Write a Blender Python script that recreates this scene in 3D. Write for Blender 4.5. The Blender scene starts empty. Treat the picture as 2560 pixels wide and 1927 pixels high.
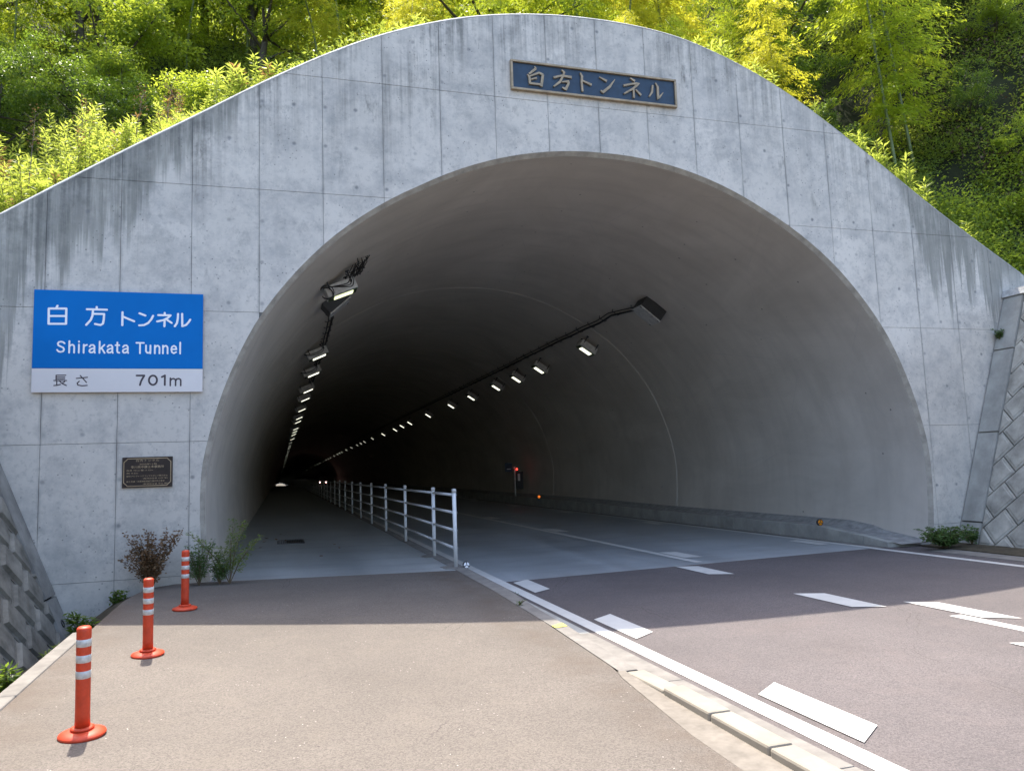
import bpy, bmesh, math, random
import numpy as np
from mathutils import Vector, Matrix
from mathutils.geometry import delaunay_2d_cdt

sc = bpy.context.scene
C = sc.collection
rng = np.random.default_rng(7)
random.seed(7)
CAMZ = 1.37
YP = 10.96            # front plane of the portal wall

# ------------------------------------------------------------------ camera
PITCH, ROLL, YAW = (math.radians(a) for a in (6.13434, -2.005227, 16.876905))
fwd = Vector((math.sin(YAW)*math.cos(PITCH), math.cos(YAW)*math.cos(PITCH), math.sin(PITCH)))
r0 = Vector((math.cos(YAW), -math.sin(YAW), 0)); u0 = r0.cross(fwd)
rt = r0*math.cos(ROLL)+u0*math.sin(ROLL); up = -r0*math.sin(ROLL)+u0*math.cos(ROLL)
cd = bpy.data.cameras.new('camera'); cam = bpy.data.objects.new('camera', cd); C.objects.link(cam)
M = Matrix(((rt.x, up.x, -fwd.x, 0), (rt.y, up.y, -fwd.y, 0), (rt.z, up.z, -fwd.z, CAMZ), (0, 0, 0, 1)))
cam.matrix_world = M
cd.sensor_width = 36; cd.lens = 1924.86/2560*36; cd.clip_start = .05; cd.clip_end = 6000
sc.camera = cam

# ------------------------------------------------------------------ light
SUNV = Vector((-.05, .460, 1)).normalized()
ELEV = math.asin(SUNV.z); AZ = math.atan2(SUNV.x, SUNV.y)
W = bpy.data.worlds.new('World'); sc.world = W; W.use_nodes = True
nt = W.node_tree; bg = nt.nodes['Background']
sky = nt.nodes.new('ShaderNodeTexSky'); sky.sky_type = 'NISHITA'; sky.sun_disc = False
sky.sun_elevation = ELEV; sky.sun_rotation = AZ; sky.air_density = 1.0; sky.dust_density = 3.0; sky.ozone_density = .8
nt.links.new(sky.outputs[0], bg.inputs[0]); bg.inputs[1].default_value = 0.15
sl = bpy.data.lights.new('sun', 'SUN'); sl.energy = 2.5; sl.angle = math.radians(.53); sl.color = (1, .92, .80)
so = bpy.data.objects.new('sun', sl); C.objects.link(so)
so.rotation_euler = SUNV.to_track_quat('Z', 'Y').to_euler(); so.location = (0, 0, 60)
sc.view_settings.view_transform = 'Standard'; sc.view_settings.look = 'None'
sc.view_settings.exposure = 1.93; sc.view_settings.gamma = 1; sc.view_settings.use_curve_mapping = False
sc.cycles.max_bounces = 8; sc.cycles.diffuse_bounces = 5; sc.cycles.transparent_max_bounces = 8
sc.cycles.use_denoising = True

# ------------------------------------------------------------------ helpers
def tag(o, label=None, cat=None, group=None, kind=None):
    if label: o['label'] = label
    if cat: o['category'] = cat
    if group: o['group'] = group
    if kind: o['kind'] = kind
    return o
def empty(name, loc, label=None, cat=None, group=None, kind=None, rz=0):
    o = bpy.data.objects.new(name, None); C.objects.link(o); o.location = loc; o.rotation_euler.z = rz
    o.empty_display_size = .1
    return tag(o, label, cat, group, kind)
def pobj(name, verts, faces, mat, parent=None, smooth=False, loc=None):
    """verts are world coordinates; the mesh is stored relative to its parent's (or its own) location"""
    off = Vector(parent.location) if parent is not None else Vector((0, 0, 0))
    if parent is not None and parent.parent is not None: off = off + Vector(parent.parent.location)
    if loc is not None: off = Vector(loc)
    me = bpy.data.meshes.new(name)
    me.from_pydata([(v[0]-off.x, v[1]-off.y, v[2]-off.z) for v in verts], [], faces)
    if smooth:
        me.polygons.foreach_set('use_smooth', [True]*len(me.polygons))
    for m in (mat if isinstance(mat, (list, tuple)) else [mat]): me.materials.append(m)
    me.update()
    o = bpy.data.objects.new(name, me); C.objects.link(o)
    if parent is not None: o.parent = parent
    if loc is not None: o.location = loc
    return o
class MB:
    def __init__(s): s.v = []; s.f = []
    def add(s, v, f):
        n = len(s.v); s.v += [tuple(p) for p in v]; s.f += [tuple(i+n for i in q) for q in f]; return s
    def box(s, x0, x1, y0, y1, z0, z1):
        return s.add([(x0,y0,z0),(x1,y0,z0),(x1,y1,z0),(x0,y1,z0),(x0,y0,z1),(x1,y0,z1),(x1,y1,z1),(x0,y1,z1)],
                     [(0,3,2,1),(4,5,6,7),(0,1,5,4),(1,2,6,5),(2,3,7,6),(3,0,4,7)])
    def cbox(s, x0, x1, y0, y1, z0, z1, c=.01, mat=None):
        bm = bmesh.new(); bmesh.ops.create_cube(bm, size=1)
        for v in bm.verts: v.co = Vector(((x0+x1)/2+v.co.x*(x1-x0), (y0+y1)/2+v.co.y*(y1-y0), (z0+z1)/2+v.co.z*(z1-z0)))
        bmesh.ops.bevel(bm, geom=bm.edges[:], offset=c, segments=2, affect='EDGES', profile=.5)
        if mat is not None: bm.transform(mat)
        bm.verts.index_update()
        s.add([v.co[:] for v in bm.verts], [[v.index for v in f.verts] for f in bm.faces]); bm.free(); return s
    def tube(s, pts, r, n=8, cap=True):
        pts = [Vector(p) for p in pts]; rs = r if isinstance(r, (list, tuple)) else [r]*len(pts)
        base = len(s.v); d0 = None
        for i, p in enumerate(pts):
            d = (pts[min(i+1, len(pts)-1)]-pts[max(i-1, 0)]).normalized()
            if d0 is None:
                a = d.orthogonal().normalized()
            else:
                a = (a - d*a.dot(d)).normalized()
            d0 = d; b = d.cross(a)
            for k in range(n):
                t = 2*math.pi*k/n; s.v.append(tuple(p+(a*math.cos(t)+b*math.sin(t))*rs[i]))
        for i in range(len(pts)-1):
            for k in range(n):
                q = base+i*n; k2 = (k+1) % n
                s.f.append((q+k, q+k2, q+n+k2, q+n+k))
        if cap:
            s.f.append(tuple(base+k for k in reversed(range(n)))); s.f.append(tuple(base+(len(pts)-1)*n+k for k in range(n)))
        return s
    def lathe(s, prof, cx, cy, n=24, z0=0):
        base = len(s.v)
        for r, z in prof:
            for k in range(n):
                t = 2*math.pi*k/n; s.v.append((cx+r*math.cos(t), cy+r*math.sin(t), z0+z))
        for i in range(len(prof)-1):
            for k in range(n):
                k2 = (k+1) % n; q = base+i*n
                s.f.append((q+k, q+k2, q+n+k2, q+n+k))
        s.f.append(tuple(base+k for k in reversed(range(n)))); s.f.append(tuple(base+(len(prof)-1)*n+k for k in range(n)))
        return s
    def build(s, name, mat, parent=None, smooth=False, loc=None):
        return pobj(name, s.v, s.f, mat, parent, smooth, loc)
def children(o): return [c for c in bpy.data.objects if c.parent == o]
def copy_tree(o, kids, parent=None):
    c = o.copy(); C.objects.link(c); c.parent = parent
    for k, sub in kids: copy_tree(k, sub, c)
    return c
def tree_of(o): return [(c, tree_of(c)) for c in children(o)]

# ------------------------------------------------------------------ materials
def newmat(name):
    m = bpy.data.materials.new(name); m.use_nodes = True; t = m.node_tree
    return m, t, t.nodes['Principled BSDF']
class G:
    """tiny node builder"""
    def __init__(s, t): s.t = t
    def n(s, typ, **kw):
        x = s.t.nodes.new(typ)
        for k, v in kw.items(): setattr(x, k, v)
        return x
    def l(s, a, b): s.t.links.new(a, b)
    def val(s, inp, v):
        if hasattr(v, 'is_output') or isinstance(v, bpy.types.NodeSocket): s.l(v, inp)
        else: inp.default_value = v
    def math(s, op, a, b=0., c=None, clamp=False):
        x = s.n('ShaderNodeMath', operation=op, use_clamp=clamp); s.val(x.inputs[0], a); s.val(x.inputs[1], b)
        if c is not None: s.val(x.inputs[2], c)
        return x.outputs[0]
    def pos(s): return s.n('ShaderNodeNewGeometry').outputs['Position']
    def ocoord(s): return s.n('ShaderNodeTexCoord').outputs['Object']
    def map(s, v, scale=(1,1,1), loc=(0,0,0), rot=(0,0,0)):
        x = s.n('ShaderNodeMapping'); s.l(v, x.inputs[0]); x.inputs['Scale'].default_value = scale
        x.inputs['Location'].default_value = loc; x.inputs['Rotation'].default_value = rot; return x.outputs[0]
    def noise(s, v, scale, detail=4, rough=.55, dist=0.):
        x = s.n('ShaderNodeTexNoise'); s.l(v, x.inputs['Vector']); x.inputs['Scale'].default_value = scale
        x.inputs['Detail'].default_value = detail; x.inputs['Roughness'].default_value = rough; x.inputs['Distortion'].default_value = dist
        return x.outputs['Fac']
    def vor(s, v, scale, feature='F1', out='Distance', rand=1.):
        x = s.n('ShaderNodeTexVoronoi', feature=feature); s.l(v, x.inputs['Vector']); x.inputs['Scale'].default_value = scale
        x.inputs['Randomness'].default_value = rand; return x.outputs[out]
    def ramp(s, f, stops, interp='LINEAR'):
        x = s.n('ShaderNodeValToRGB'); s.l(f, x.inputs[0]); e = x.color_ramp.elements; x.color_ramp.interpolation = interp
        while len(e) < len(stops): e.new(.5)
        for i, (p, c) in enumerate(stops):
            e[i].position = p; e[i].color = (c, c, c, 1) if isinstance(c, (int, float)) else (*c, 1)
        return x.outputs[0]
    def rng(s, f, a, b, c=0., d=1.):
        x = s.n('ShaderNodeMapRange'); s.val(x.inputs[0], f)
        for i, v in enumerate((a, b, c, d)): x.inputs[i+1].default_value = v
        return x.outputs[0]
    def mix(s, f, a, b, mode='MIX'):
        x = s.n('ShaderNodeMix', data_type='RGBA', blend_type=mode)
        s.val(x.inputs[0], f)
        for i, v in ((6, a), (7, b)):
            if isinstance(v, tuple): x.inputs[i].default_value = (*v, 1)
            else: s.l(v, x.inputs[i])
        return x.outputs[2]
    def sep(s, v):
        x = s.n('ShaderNodeSeparateXYZ'); s.l(v, x.inputs[0]); return x.outputs
    def comb(s, x_, y_, z_):
        x = s.n('ShaderNodeCombineXYZ')
        for i, v in enumerate((x_, y_, z_)): s.val(x.inputs[i], v)
        return x.outputs[0]
    def bump(s, h, bsdf, strength=.3, dist=.01):
        x = s.n('ShaderNodeBump'); x.inputs['Strength'].default_value = strength; x.inputs['Distance'].default_value = dist
        s.l(h, x.inputs['Height']); s.l(x.outputs[0], bsdf.inputs['Normal'])
def plain(name, col, rough=.5, metal=0., nscale=12, var=.25, spec=.5, coords='o', bump=0.):
    m, t, b = newmat(name); g = G(t); v = g.ocoord() if coords == 'o' else g.pos()
    n = g.noise(v, nscale, 5, .65)
    c = g.mix(g.rng(n, .3, .75), tuple(x*(1-var) for x in col), tuple(min(1, x*(1+var*.4)) for x in col))
    g.l(c, b.inputs['Base Color']); b.inputs['Roughness'].default_value = rough; b.inputs['Metallic'].default_value = metal
    b.inputs['Specular IOR Level'].default_value = spec
    if bump: g.bump(n, b, bump, .004)
    return m

TOPC = [(-6,3.05),(-5,3.78),(-3.95,4.48),(-3.41,4.84),(-2.9,5.2),(-2.37,5.56),(-1.64,6.05),(-1.14,6.37),(-.28,6.95),(.59,7.48),(1.31,7.86),(2.01,8.15),(2.74,8.39),(3.49,8.55),
        (4.28,8.65),(5.09,8.68),(5.8,8.66),(6.6,8.56),(7.4,8.32),(8.1,8.05),(8.78,7.72),(9.51,7.28),(10.47,6.68),(11.44,6.03),(12.46,5.40),(13.63,4.72),(15,3.9),(16,3.3)]
TX = np.array([p[0] for p in TOPC]); TZ = np.array([p[1] for p in TOPC])
def top(x): return float(np.interp(x, TX, TZ))
_ker = np.ones(9)/9; _xs = np.linspace(-6, 16, 441); _zs = np.interp(_xs, TX, TZ); _zp = np.pad(_zs, 12, mode='reflect', reflect_type='odd')
_zs2 = np.convolve(np.convolve(_zp, np.ones(13)/13, 'same'), np.ones(11)/11, 'same')[12:-12]
def top(x): return float(np.interp(x, _xs, _zs2))

def wall_material():
    m, t, b = newmat('portal_concrete'); g = G(t); P = g.pos(); s = g.sep(P); x, z = s[0], s[2]
    # height of the wall's top edge above each point (runs of dirty water start there)
    fc = g.n('ShaderNodeFloatCurve'); cm = fc.mapping; cu = cm.curves[0]
    K = [(-6,top(-6))]+[(xx, top(xx)) for xx in np.linspace(-5, 15, 19)]+[(16, top(16))]
    pts = [((a+6)/22, zz/10) for a, zz in K]
    cu.points[0].location = pts[0]; cu.points[1].location = pts[-1]
    for p in pts[1:-1]: cu.points.new(*p)
    for p in cu.points: p.handle_type = 'AUTO'
    cm.update()
    g.l(g.math('DIVIDE', g.math('ADD', x, 6.), 22.), fc.inputs['Value'])
    d = g.math('SUBTRACT', g.math('MULTIPLY', fc.outputs[0], 10.), z)
    big = g.noise(P, .55, 4, .6); med = g.noise(P, 2.6, 6, .7); fine = g.noise(P, 16, 6, .75)
    col = g.mix(g.rng(big, .32, .68), (.60,.56,.50), (.70,.655,.59))
    col = g.mix(g.math('MULTIPLY', g.rng(med, .45, .68), .6), col, (.33,.325,.315))
    col = g.mix(g.math('MULTIPLY', g.rng(fine, .54, .72), .5), col, (.24,.235,.225))
    # panel to panel tone
    px = g.math('FLOOR', g.math('DIVIDE', g.math('ADD', x, 2.01), .87)); pz = g.math('FLOOR', g.math('DIVIDE', g.math('SUBTRACT', z, .14), 1.755))
    wn = g.n('ShaderNodeTexWhiteNoise'); g.l(g.comb(px, 0., pz), wn.inputs['Vector'])
    col = g.mix(g.math('MULTIPLY', wn.outputs['Value'], .16), col, (.33,.33,.325))
    # greenish/brown staining low on the wall
    low = g.math('MULTIPLY', g.rng(z, 3.2, -.2), g.rng(g.noise(P, 1.1, 5, .65), .35, .7))
    col = g.mix(g.math('MULTIPLY', low, .5), col, (.25,.25,.225))
    # runs below the top edge
    st1 = g.noise(g.map(P, (5.5,1,.16)), 1, 5, .75); st2 = g.noise(g.map(P, (17,1,.35)), 1, 4, .7)
    reach = g.noise(g.map(P, (1.1,1,.02), (3.3,0,0)), 1, 3, .7)
    patch = g.noise(g.map(P, (.75,1,.3), (11,0,4)), 1, 3, .6)
    L = g.rng(reach, .36, .68, .15, 3.4)
    fade = g.math('SUBTRACT', 1., g.math('DIVIDE', d, L), clamp=True)
    sm = g.math('MULTIPLY', fade, g.rng(g.math('ADD', g.math('ADD', g.math('MULTIPLY', st1, .62), g.math('MULTIPLY', st2, .3)), g.math('MULTIPLY', g.math('SUBTRACT', g.noise(P, 4.5, 5, .75), .5), .35)), .40, .56), clamp=True)
    sm = g.math('MULTIPLY', sm, g.math('MAXIMUM', g.rng(patch, .40, .56, .2, 1.), g.rng(x, .2, -1.2)))
    # broad grey wash under the coping of both shoulders, ragged at its lower end
    xl_ = g.math('MAXIMUM', g.rng(x, .3, -3.2), g.math('MULTIPLY', g.rng(x, 10.6, 11.6), g.rng(x, 13.6, 12.6)))
    Lw = g.math('ADD', .02, g.math('MULTIPLY', xl_, g.rng(g.noise(g.map(P, (2.6,1,.05), (9,0,2)), 1, 5, .75), .3, .7, .2, 3.0)))
    wash = g.rng(g.math('SUBTRACT', Lw, d), 0, .35)
    wn3 = g.noise(g.map(P, (7,1,.7), (1,0,6)), 1, 5, .7)
    col = g.mix(g.math('MULTIPLY', wash, g.rng(wn3, .32, .6, .45, .95)), col, (.27,.265,.235))
    # the left shoulder is dirtier
    sm = g.math('MULTIPLY', sm, g.rng(x, -1., 5.5, 1.5, .85), clamp=True)
    sm = g.math('MULTIPLY', sm, .95, clamp=True)
    col = g.mix(g.math('MULTIPLY', sm, .85), col, (.135,.135,.125))
    blot = g.math('MULTIPLY', g.rng(g.noise(g.map(P,(2.2,1,.8),(7,0,2)), 1, 6, .75), .60, .70), g.rng(d, 3.4, .6))
    col = g.mix(g.math('MULTIPLY', blot, .7), col, (.12,.12,.112))
    # soft dirt beside the form joints, strong in places and absent in others
    jx = g.math('MULTIPLY', g.math('ABSOLUTE', g.math('SUBTRACT', g.math('FRACT', g.math('DIVIDE', g.math('ADD', x, 2.01+.435), .87)), .5)), .87)
    jn = g.noise(g.map(P, (6,1,.9), (2,0,9)), 1, 4, .7)
    jd = g.math('MULTIPLY', g.rng(jx, .035, .0), g.rng(jn, .42, .62, 0, .55))
    col = g.mix(jd, col, (.17,.17,.165))
    # horizontal pour marks and scuffs
    pm_ = g.noise(g.map(P, (1.3,1,14), (4,0,1)), 1, 5, .7)
    col = g.mix(g.math('MULTIPLY', g.rng(pm_, .62, .74), g.rng(g.noise(P, .9, 3, .5), .45, .6, 0, .4)), col, (.24,.235,.22))
    bl = g.noise(g.map(P, (1,1,1), (21,0,5)), 1.5, 7, .8)
    col = g.mix(g.math('MULTIPLY', g.rng(bl, .54, .64), .42), col, (.29,.285,.27))
    # dark mould specks and pin holes
    sp = g.math('MULTIPLY', g.math('LESS_THAN', g.vor(P, 13), .13), g.rng(g.noise(P, 1.7, 4, .6), .46, .56))
    col = g.mix(g.math('MULTIPLY', sp, .6), col, (.13,.13,.125))
    # filled tie holes in a regular grid
    tie_ = 1
    ux = g.math('FRACT', g.math('DIVIDE', g.math('ADD', x, 2.01+.18), .435)); uz = g.math('FRACT', g.math('DIVIDE', g.math('SUBTRACT', z, .14-.2), .585))
    dx = g.math('MULTIPLY', g.math('SUBTRACT', ux, .5), .435); dz = g.math('MULTIPLY', g.math('SUBTRACT', uz, .5), .585)
    r = g.math('SQRT', g.math('ADD', g.math('MULTIPLY', dx, dx), g.math('MULTIPLY', dz, dz)))
    ix = g.math('FLOOR', g.math('DIVIDE', g.math('ADD', x, 2.01+.18), .435)); iz = g.math('FLOOR', g.math('DIVIDE', g.math('SUBTRACT', z, .14-.2), .585))
    wn2 = g.n('ShaderNodeTexWhiteNoise'); g.l(g.comb(ix, 3., iz), wn2.inputs['Vector'])
    hole = g.math('MULTIPLY', g.rng(g.math('ADD', r, g.math('MULTIPLY', g.math('SUBTRACT', fine, .5), .03)), .038, .012), g.rng(wn2.outputs['Value'], .35, 1., 0., .8))
    col = g.mix(hole, col, (.17,.175,.18))
    g.l(col, b.inputs['Base Color']); b.inputs['Roughness'].default_value = .82; b.inputs['Specular IOR Level'].default_value = .3
    h = g.math('ADD', g.math('MULTIPLY', fine, .5), g.math('MULTIPLY', hole, -1.2)); g.bump(h, b, .35, .006)
    return m
M_WALL = wall_material()

def lining_material():
    m, t, b = newmat('lining_concrete'); g = G(t); P = g.pos()
    n1 = g.noise(g.map(P, (.40,.30,.75)), 1, 6, .66, .8); n2 = g.noise(g.map(P, (.5,2.4,.5)), 1, 5, .6); n3 = g.noise(P, 9, 5, .7)
    c = g.mix(g.rng(n1, .3, .7), (.54,.49,.42), (.70,.64,.56))
    c = g.mix(g.math('MULTIPLY', g.rng(n2, .45, .75), .35), c, (.42,.38,.33))
    c = g.mix(g.math('MULTIPLY', g.rng(n3, .6, .8), .25), c, (.38,.34,.30))
    dots = g.math('MULTIPLY', g.math('LESS_THAN', g.vor(P, 2.3), .045), .7)
    c = g.mix(dots, c, (.07,.06,.05))
    cr = g.vor(g.map(P, (.35,.35,.35)), 1, 'DISTANCE_TO_EDGE'); nn = g.noise(P, 1.2, 4, .6)
    c = g.mix(g.math('MULTIPLY', g.math('LESS_THAN', g.math('ADD', cr, g.math('MULTIPLY', nn, .02)), .0118), .3), c, (.5,.47,.43))
    g.l(c, b.inputs['Base Color']); b.inputs['Roughness'].default_value = .6; b.inputs['Specular IOR Level'].default_value = .35
    g.bump(n3, b, .2, .004); return m
M_LIN = lining_material()
M_LIP = plain('lip_concrete', (.42,.385,.33), .8, nscale=5, var=.4, spec=.3, coords='p', bump=.2)
M_CONC = plain('grey_concrete', (.36,.35,.33), .85, nscale=6, var=.45, spec=.3, coords='p', bump=.3)
M_COPE = plain('coping_concrete', (.5,.5,.48), .85, nscale=9, var=.4, spec=.3, coords='p', bump=.2)

def asphalt(name, ca, cb, spark, dirt):
    m, t, b = newmat(name); g = G(t); P = g.pos()
    v = g.vor(P, 120, out='Color'); vs = g.sep(v)[0]; v2 = g.vor(P, 260, out='Color'); v2s = g.sep(v2)[1]
    big = g.noise(P, .5, 4, .6); med = g.noise(P, 3, 5, .65)
    c = g.mix(g.rng(vs, .1, .95), ca, cb)
    c = g.mix(g.math('MULTIPLY', g.rng(v2s, .3, .9), .45), c, tuple(q*1.25 for q in cb))
    c = g.mix(g.math('MULTIPLY', g.rng(big, .38, .68), .35), c, tuple(q*.72 for q in ca))
    c = g.mix(g.math('MULTIPLY', g.rng(med, .5, .75), .3), c, dirt)
    fl = g.math('GREATER_THAN', g.sep(g.vor(P, 38, out='Color'))[2], .975)
    fl = g.math('MULTIPLY', fl, g.math('LESS_THAN', g.vor(P, 38), .17))
    c = g.mix(g.math('MULTIPLY', fl, .6), c, spark)
    dk = g.math('MULTIPLY', g.math('LESS_THAN', g.vor(g.map(P, loc=(5,3,1)), 3.1), .022), .8)
    c = g.mix(dk, c, (.03,.025,.02))
    g.l(c, b.inputs['Base Color']); b.inputs['Roughness'].default_value = .78; b.inputs['Specular IOR Level'].default_value = .42
    g.bump(g.math('ADD', g.vor(P, 95), g.math('MULTIPLY', g.vor(P, 260), .5)), b, .55, .004); return m
def edge_dirt(m, terms, colr):
    t = m.node_tree; g = G(t); b = t.nodes['Principled BSDF']; P = g.pos(); x = g.sep(P)[0]
    src = b.inputs['Base Color'].links[0].from_socket; n = g.noise(P, 2.2, 6, .7); acc = None
    for x0, wdt, amt in terms:
        e = g.math('MULTIPLY', g.math('SUBTRACT', 1., g.math('DIVIDE', g.math('ABSOLUTE', g.math('SUBTRACT', x, x0)), wdt), clamp=True), amt)
        acc = e if acc is None else g.math('MAXIMUM', acc, e)
    f = g.math('MULTIPLY', acc, g.rng(n, .36, .62), clamp=True)
    g.l(g.mix(f, src, colr), b.inputs['Base Color'])
    # fine wandering cracks
    w = g.noise(P, 1.3, 5, .7); cr = g.vor(g.map(P, (.42,.30,1), (3.3,1.7,0)), 1, 'DISTANCE_TO_EDGE')
    k = g.math('LESS_THAN', g.math('ABSOLUTE', g.math('SUBTRACT', g.math('ADD', cr, g.math('MULTIPLY', g.math('SUBTRACT', w, .5), .09)), .012)), .0016)
    k = g.math('MULTIPLY', k, g.rng(g.noise(P, .6, 2, .5), .52, .56, 0, .55))
    g.l(g.mix(k, b.inputs['Base Color'].links[0].from_socket, (.045,.038,.032)), b.inputs['Base Color'])
M_SIDE = asphalt('worn_tan_asphalt', (.075,.063,.053), (.148,.128,.110), (.62,.58,.52), (.16,.135,.108))
M_ROAD = asphalt('road_asphalt', (.062,.054,.055), (.139,.120,.118), (.60,.55,.50), (.15,.12,.112))

edge_dirt(M_SIDE, ((-1.67,.5,.75), (2.15,.35,.7)), (.085,.062,.045))
edge_dirt(M_ROAD, ((2.9,.5,.4), (4.6,.55,.25), (8.2,.6,.25)), (.075,.06,.055))
def tunnel_road_mat(name, c0, c1, rough):
    m, t, b = newmat(name); g = G(t); P = g.pos()
    n1 = g.noise(g.map(P, (1.1,.12,1)), 1, 5, .62, .3); n2 = g.noise(g.map(P,(.5,1.4,1)), 1, 6, .7); n3 = g.noise(P, 25, 4, .7)
    c = g.mix(g.rng(n1, .3, .7), c0, c1); c = g.mix(g.math('MULTIPLY', g.rng(n2, .45, .7), .45), c, tuple(q*.6 for q in c0))
    c = g.mix(g.math('MULTIPLY', g.rng(n3, .5, .8), .3), c, tuple(q*.7 for q in c0))
    g.l(c, b.inputs['Base Color']); g.l(g.rng(n1, .3, .7, rough-.1, rough+.12), b.inputs['Roughness']); b.inputs['Specular IOR Level'].default_value = .5
    g.bump(n3, b, .25, .002); return m
M_TROAD = tunnel_road_mat('tunnel_pavement', (.23,.243,.25), (.36,.38,.39), .45)
M_TSIDE = tunnel_road_mat('tunnel_walk_concrete', (.23,.24,.235), (.36,.37,.36), .55)

def paint_mat():
    m, t, b = newmat('white_road_paint'); g = G(t); P = g.pos()
    n = g.noise(P, 30, 5, .75); n2 = g.noise(P, 2.5, 4, .6); v = g.vor(P, 95)
    c = g.mix(g.rng(n2, .3, .7), (.50,.49,.46), (.60,.59,.56))
    wear = g.math('MULTIPLY', g.math('GREATER_THAN', n, .66), g.rng(n2, .4, .6, .35, 1))
    c = g.mix(g.math('MULTIPLY', wear, .7), c, (.27,.24,.22))
    c = g.mix(g.math('MULTIPLY', g.rng(v, .5, .1), .1), c, (.5,.48,.45))
    g.l(c, b.inputs['Base Color']); b.inputs['Roughness'].default_value = .6; g.bump(v, b, .3, .003); return m
M_PAINT = paint_mat()
M_KERB = plain('cream_kerb_concrete', (.29,.262,.212), .85, nscale=5, var=.18, spec=.3, coords='p', bump=.35)
M_STRIP = plain('kerb_backing_concrete', (.20,.178,.15), .88, nscale=12, var=.28, spec=.3, coords='p', bump=.35)
M_GUT = plain('gutter_concrete', (.22,.205,.185), .85, nscale=5, var=.35, spec=.3, coords='p', bump=.25)
M_BLOCK = plain('wall_block_concrete', (.43,.41,.355), .88, nscale=3, var=.5, spec=.25, coords='p', bump=.5)
M_MORT = plain('joint_mortar', (.15,.147,.135), .9, nscale=14, var=.5, spec=.2, coords='p', bump=.3)
M_JOINT = plain('wall_joint', (.27,.27,.26), .9, nscale=3, var=.5, spec=.2, coords='p')
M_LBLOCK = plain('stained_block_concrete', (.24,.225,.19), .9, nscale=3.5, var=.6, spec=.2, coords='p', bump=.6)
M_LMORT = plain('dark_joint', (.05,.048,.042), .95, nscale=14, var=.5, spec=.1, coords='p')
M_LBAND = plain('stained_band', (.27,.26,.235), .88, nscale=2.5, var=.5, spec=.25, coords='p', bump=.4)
M_BAND = plain('end_band_concrete', (.40,.39,.35), .86, nscale=2.2, var=.35, spec=.3, coords='p', bump=.3)
M_WHITE = plain('white_coated_steel', (.70,.71,.70), .38, nscale=20, var=.12)
M_STEEL = plain('galvanised_steel', (.42,.43,.43), .45, .6, nscale=14, var=.3)
M_GREYBOX = plain('lamp_housing', (.62,.60,.56), .5, nscale=10, var=.35)
M_BLACK = plain('black_rubber', (.018,.017,.016), .6, nscale=10, var=.3)
M_DARK = plain('dark_metal', (.035,.035,.036), .5, nscale=10, var=.3)
M_BLUE = plain('sign_blue', (.0,.155,.50), .5, nscale=1.3, var=.1, spec=.12)
M_SIGNW = plain('sign_white', (.68,.645,.63), .45, nscale=2, var=.05)
M_LETW = plain('letter_white', (.84,.84,.86), .45, nscale=2, var=.02)
M_LETD = plain('letter_dark', (.05,.035,.045), .5, nscale=2, var=.1)
M_NAVY = plain('plaque_navy', (.018,.045,.085), .45, nscale=7, var=.35)
M_PLATE = plain('dark_bronze_plate', (.042,.030,.025), .5, nscale=7, var=.4, spec=.25)
M_BRASS = plain('plaque_bronze', (.40,.30,.19), .42, .35, nscale=9, var=.35)
M_BROWN = plain('plaque_brown', (.05,.032,.022), .45, nscale=9, var=.4)
M_ORANGE = plain('orange_plastic', (.62,.062,.02), .5, nscale=14, var=.3, spec=.4)
M_REFL = plain('reflective_band', (.60,.60,.58), .35, .15, nscale=45, var=.3)
M_AMBER = plain('amber_reflector', (.75,.27,.01), .25, nscale=20, var=.2)
M_YEL = plain('yellow_paint', (.62,.60,.12), .6, nscale=30, var=.35)
M_SOIL = plain('brown_soil', (.075,.06,.042), .95, nscale=6, var=.5, spec=.1, coords='p', bump=.6)
M_DITCH = plain('ditch_earth', (.10,.085,.06), .95, nscale=5, var=.55, spec=.1, coords='p', bump=.6)

def emis(name, col, strength):
    m, t, b = newmat(name); b.inputs['Base Color'].default_value = (*[c*.5 for c in col], 1)
    b.inputs['Emission Color'].default_value = (*col, 1); b.inputs['Emission Strength'].default_value = strength
    b.inputs['Roughness'].default_value = .3; return m
M_LAMP = emis('lamp_glass_lit', (1, 1, .80), .55)
M_LAMPN = emis('lamp_glass_near', (.95, 1, .60), .4)
M_HEAD = emis('headlight_lit', (1, .55, .50), 2.6)
M_RED = emis('red_lamp_lit', (1, .06, .04), .8)
M_LAMPF = emis('lamp_glass_far', (1, 1, .82), .38)
M_LGLASS = plain('lamp_glass_dark', (.12,.17,.09), .15, nscale=10, var=.5)

def leafmat(name, c0, c1, trans=.5, rough=.5, tcol=None, spec=.3):
    m, t, b = newmat(name); g = G(t); P = g.pos()
    geo = g.n('ShaderNodeNewGeometry'); rnd = geo.outputs['Random Per Island']
    n = g.noise(P, .9, 3, .6)
    f = g.math('ADD', g.math('MULTIPLY', rnd, .65), g.math('MULTIPLY', g.rng(n, .3, .7), .35))
    c = g.mix(f, c0, c1); g.l(c, b.inputs['Base Color']); b.inputs['Roughness'].default_value = rough; b.inputs['Specular IOR Level'].default_value = spec
    tr = g.n('ShaderNodeBsdfTranslucent')
    tc = tcol or tuple(min(1, q*2.1) for q in c1)
    g.l(g.mix(f, tuple(q*.62 for q in tc), tc), tr.inputs['Color'])
    mx = g.n('ShaderNodeMixShader'); mx.inputs[0].default_value = trans
    g.l(b.outputs[0], mx.inputs[1]); g.l(tr.outputs[0], mx.inputs[2]); g.l(mx.outputs[0], t.nodes['Material Output'].inputs[0])
    return m
L_BAM = leafmat('bamboo_leaf', (.12,.20,.015), (.24,.31,.03), .6, .45, (.74,.84,.06))
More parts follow.
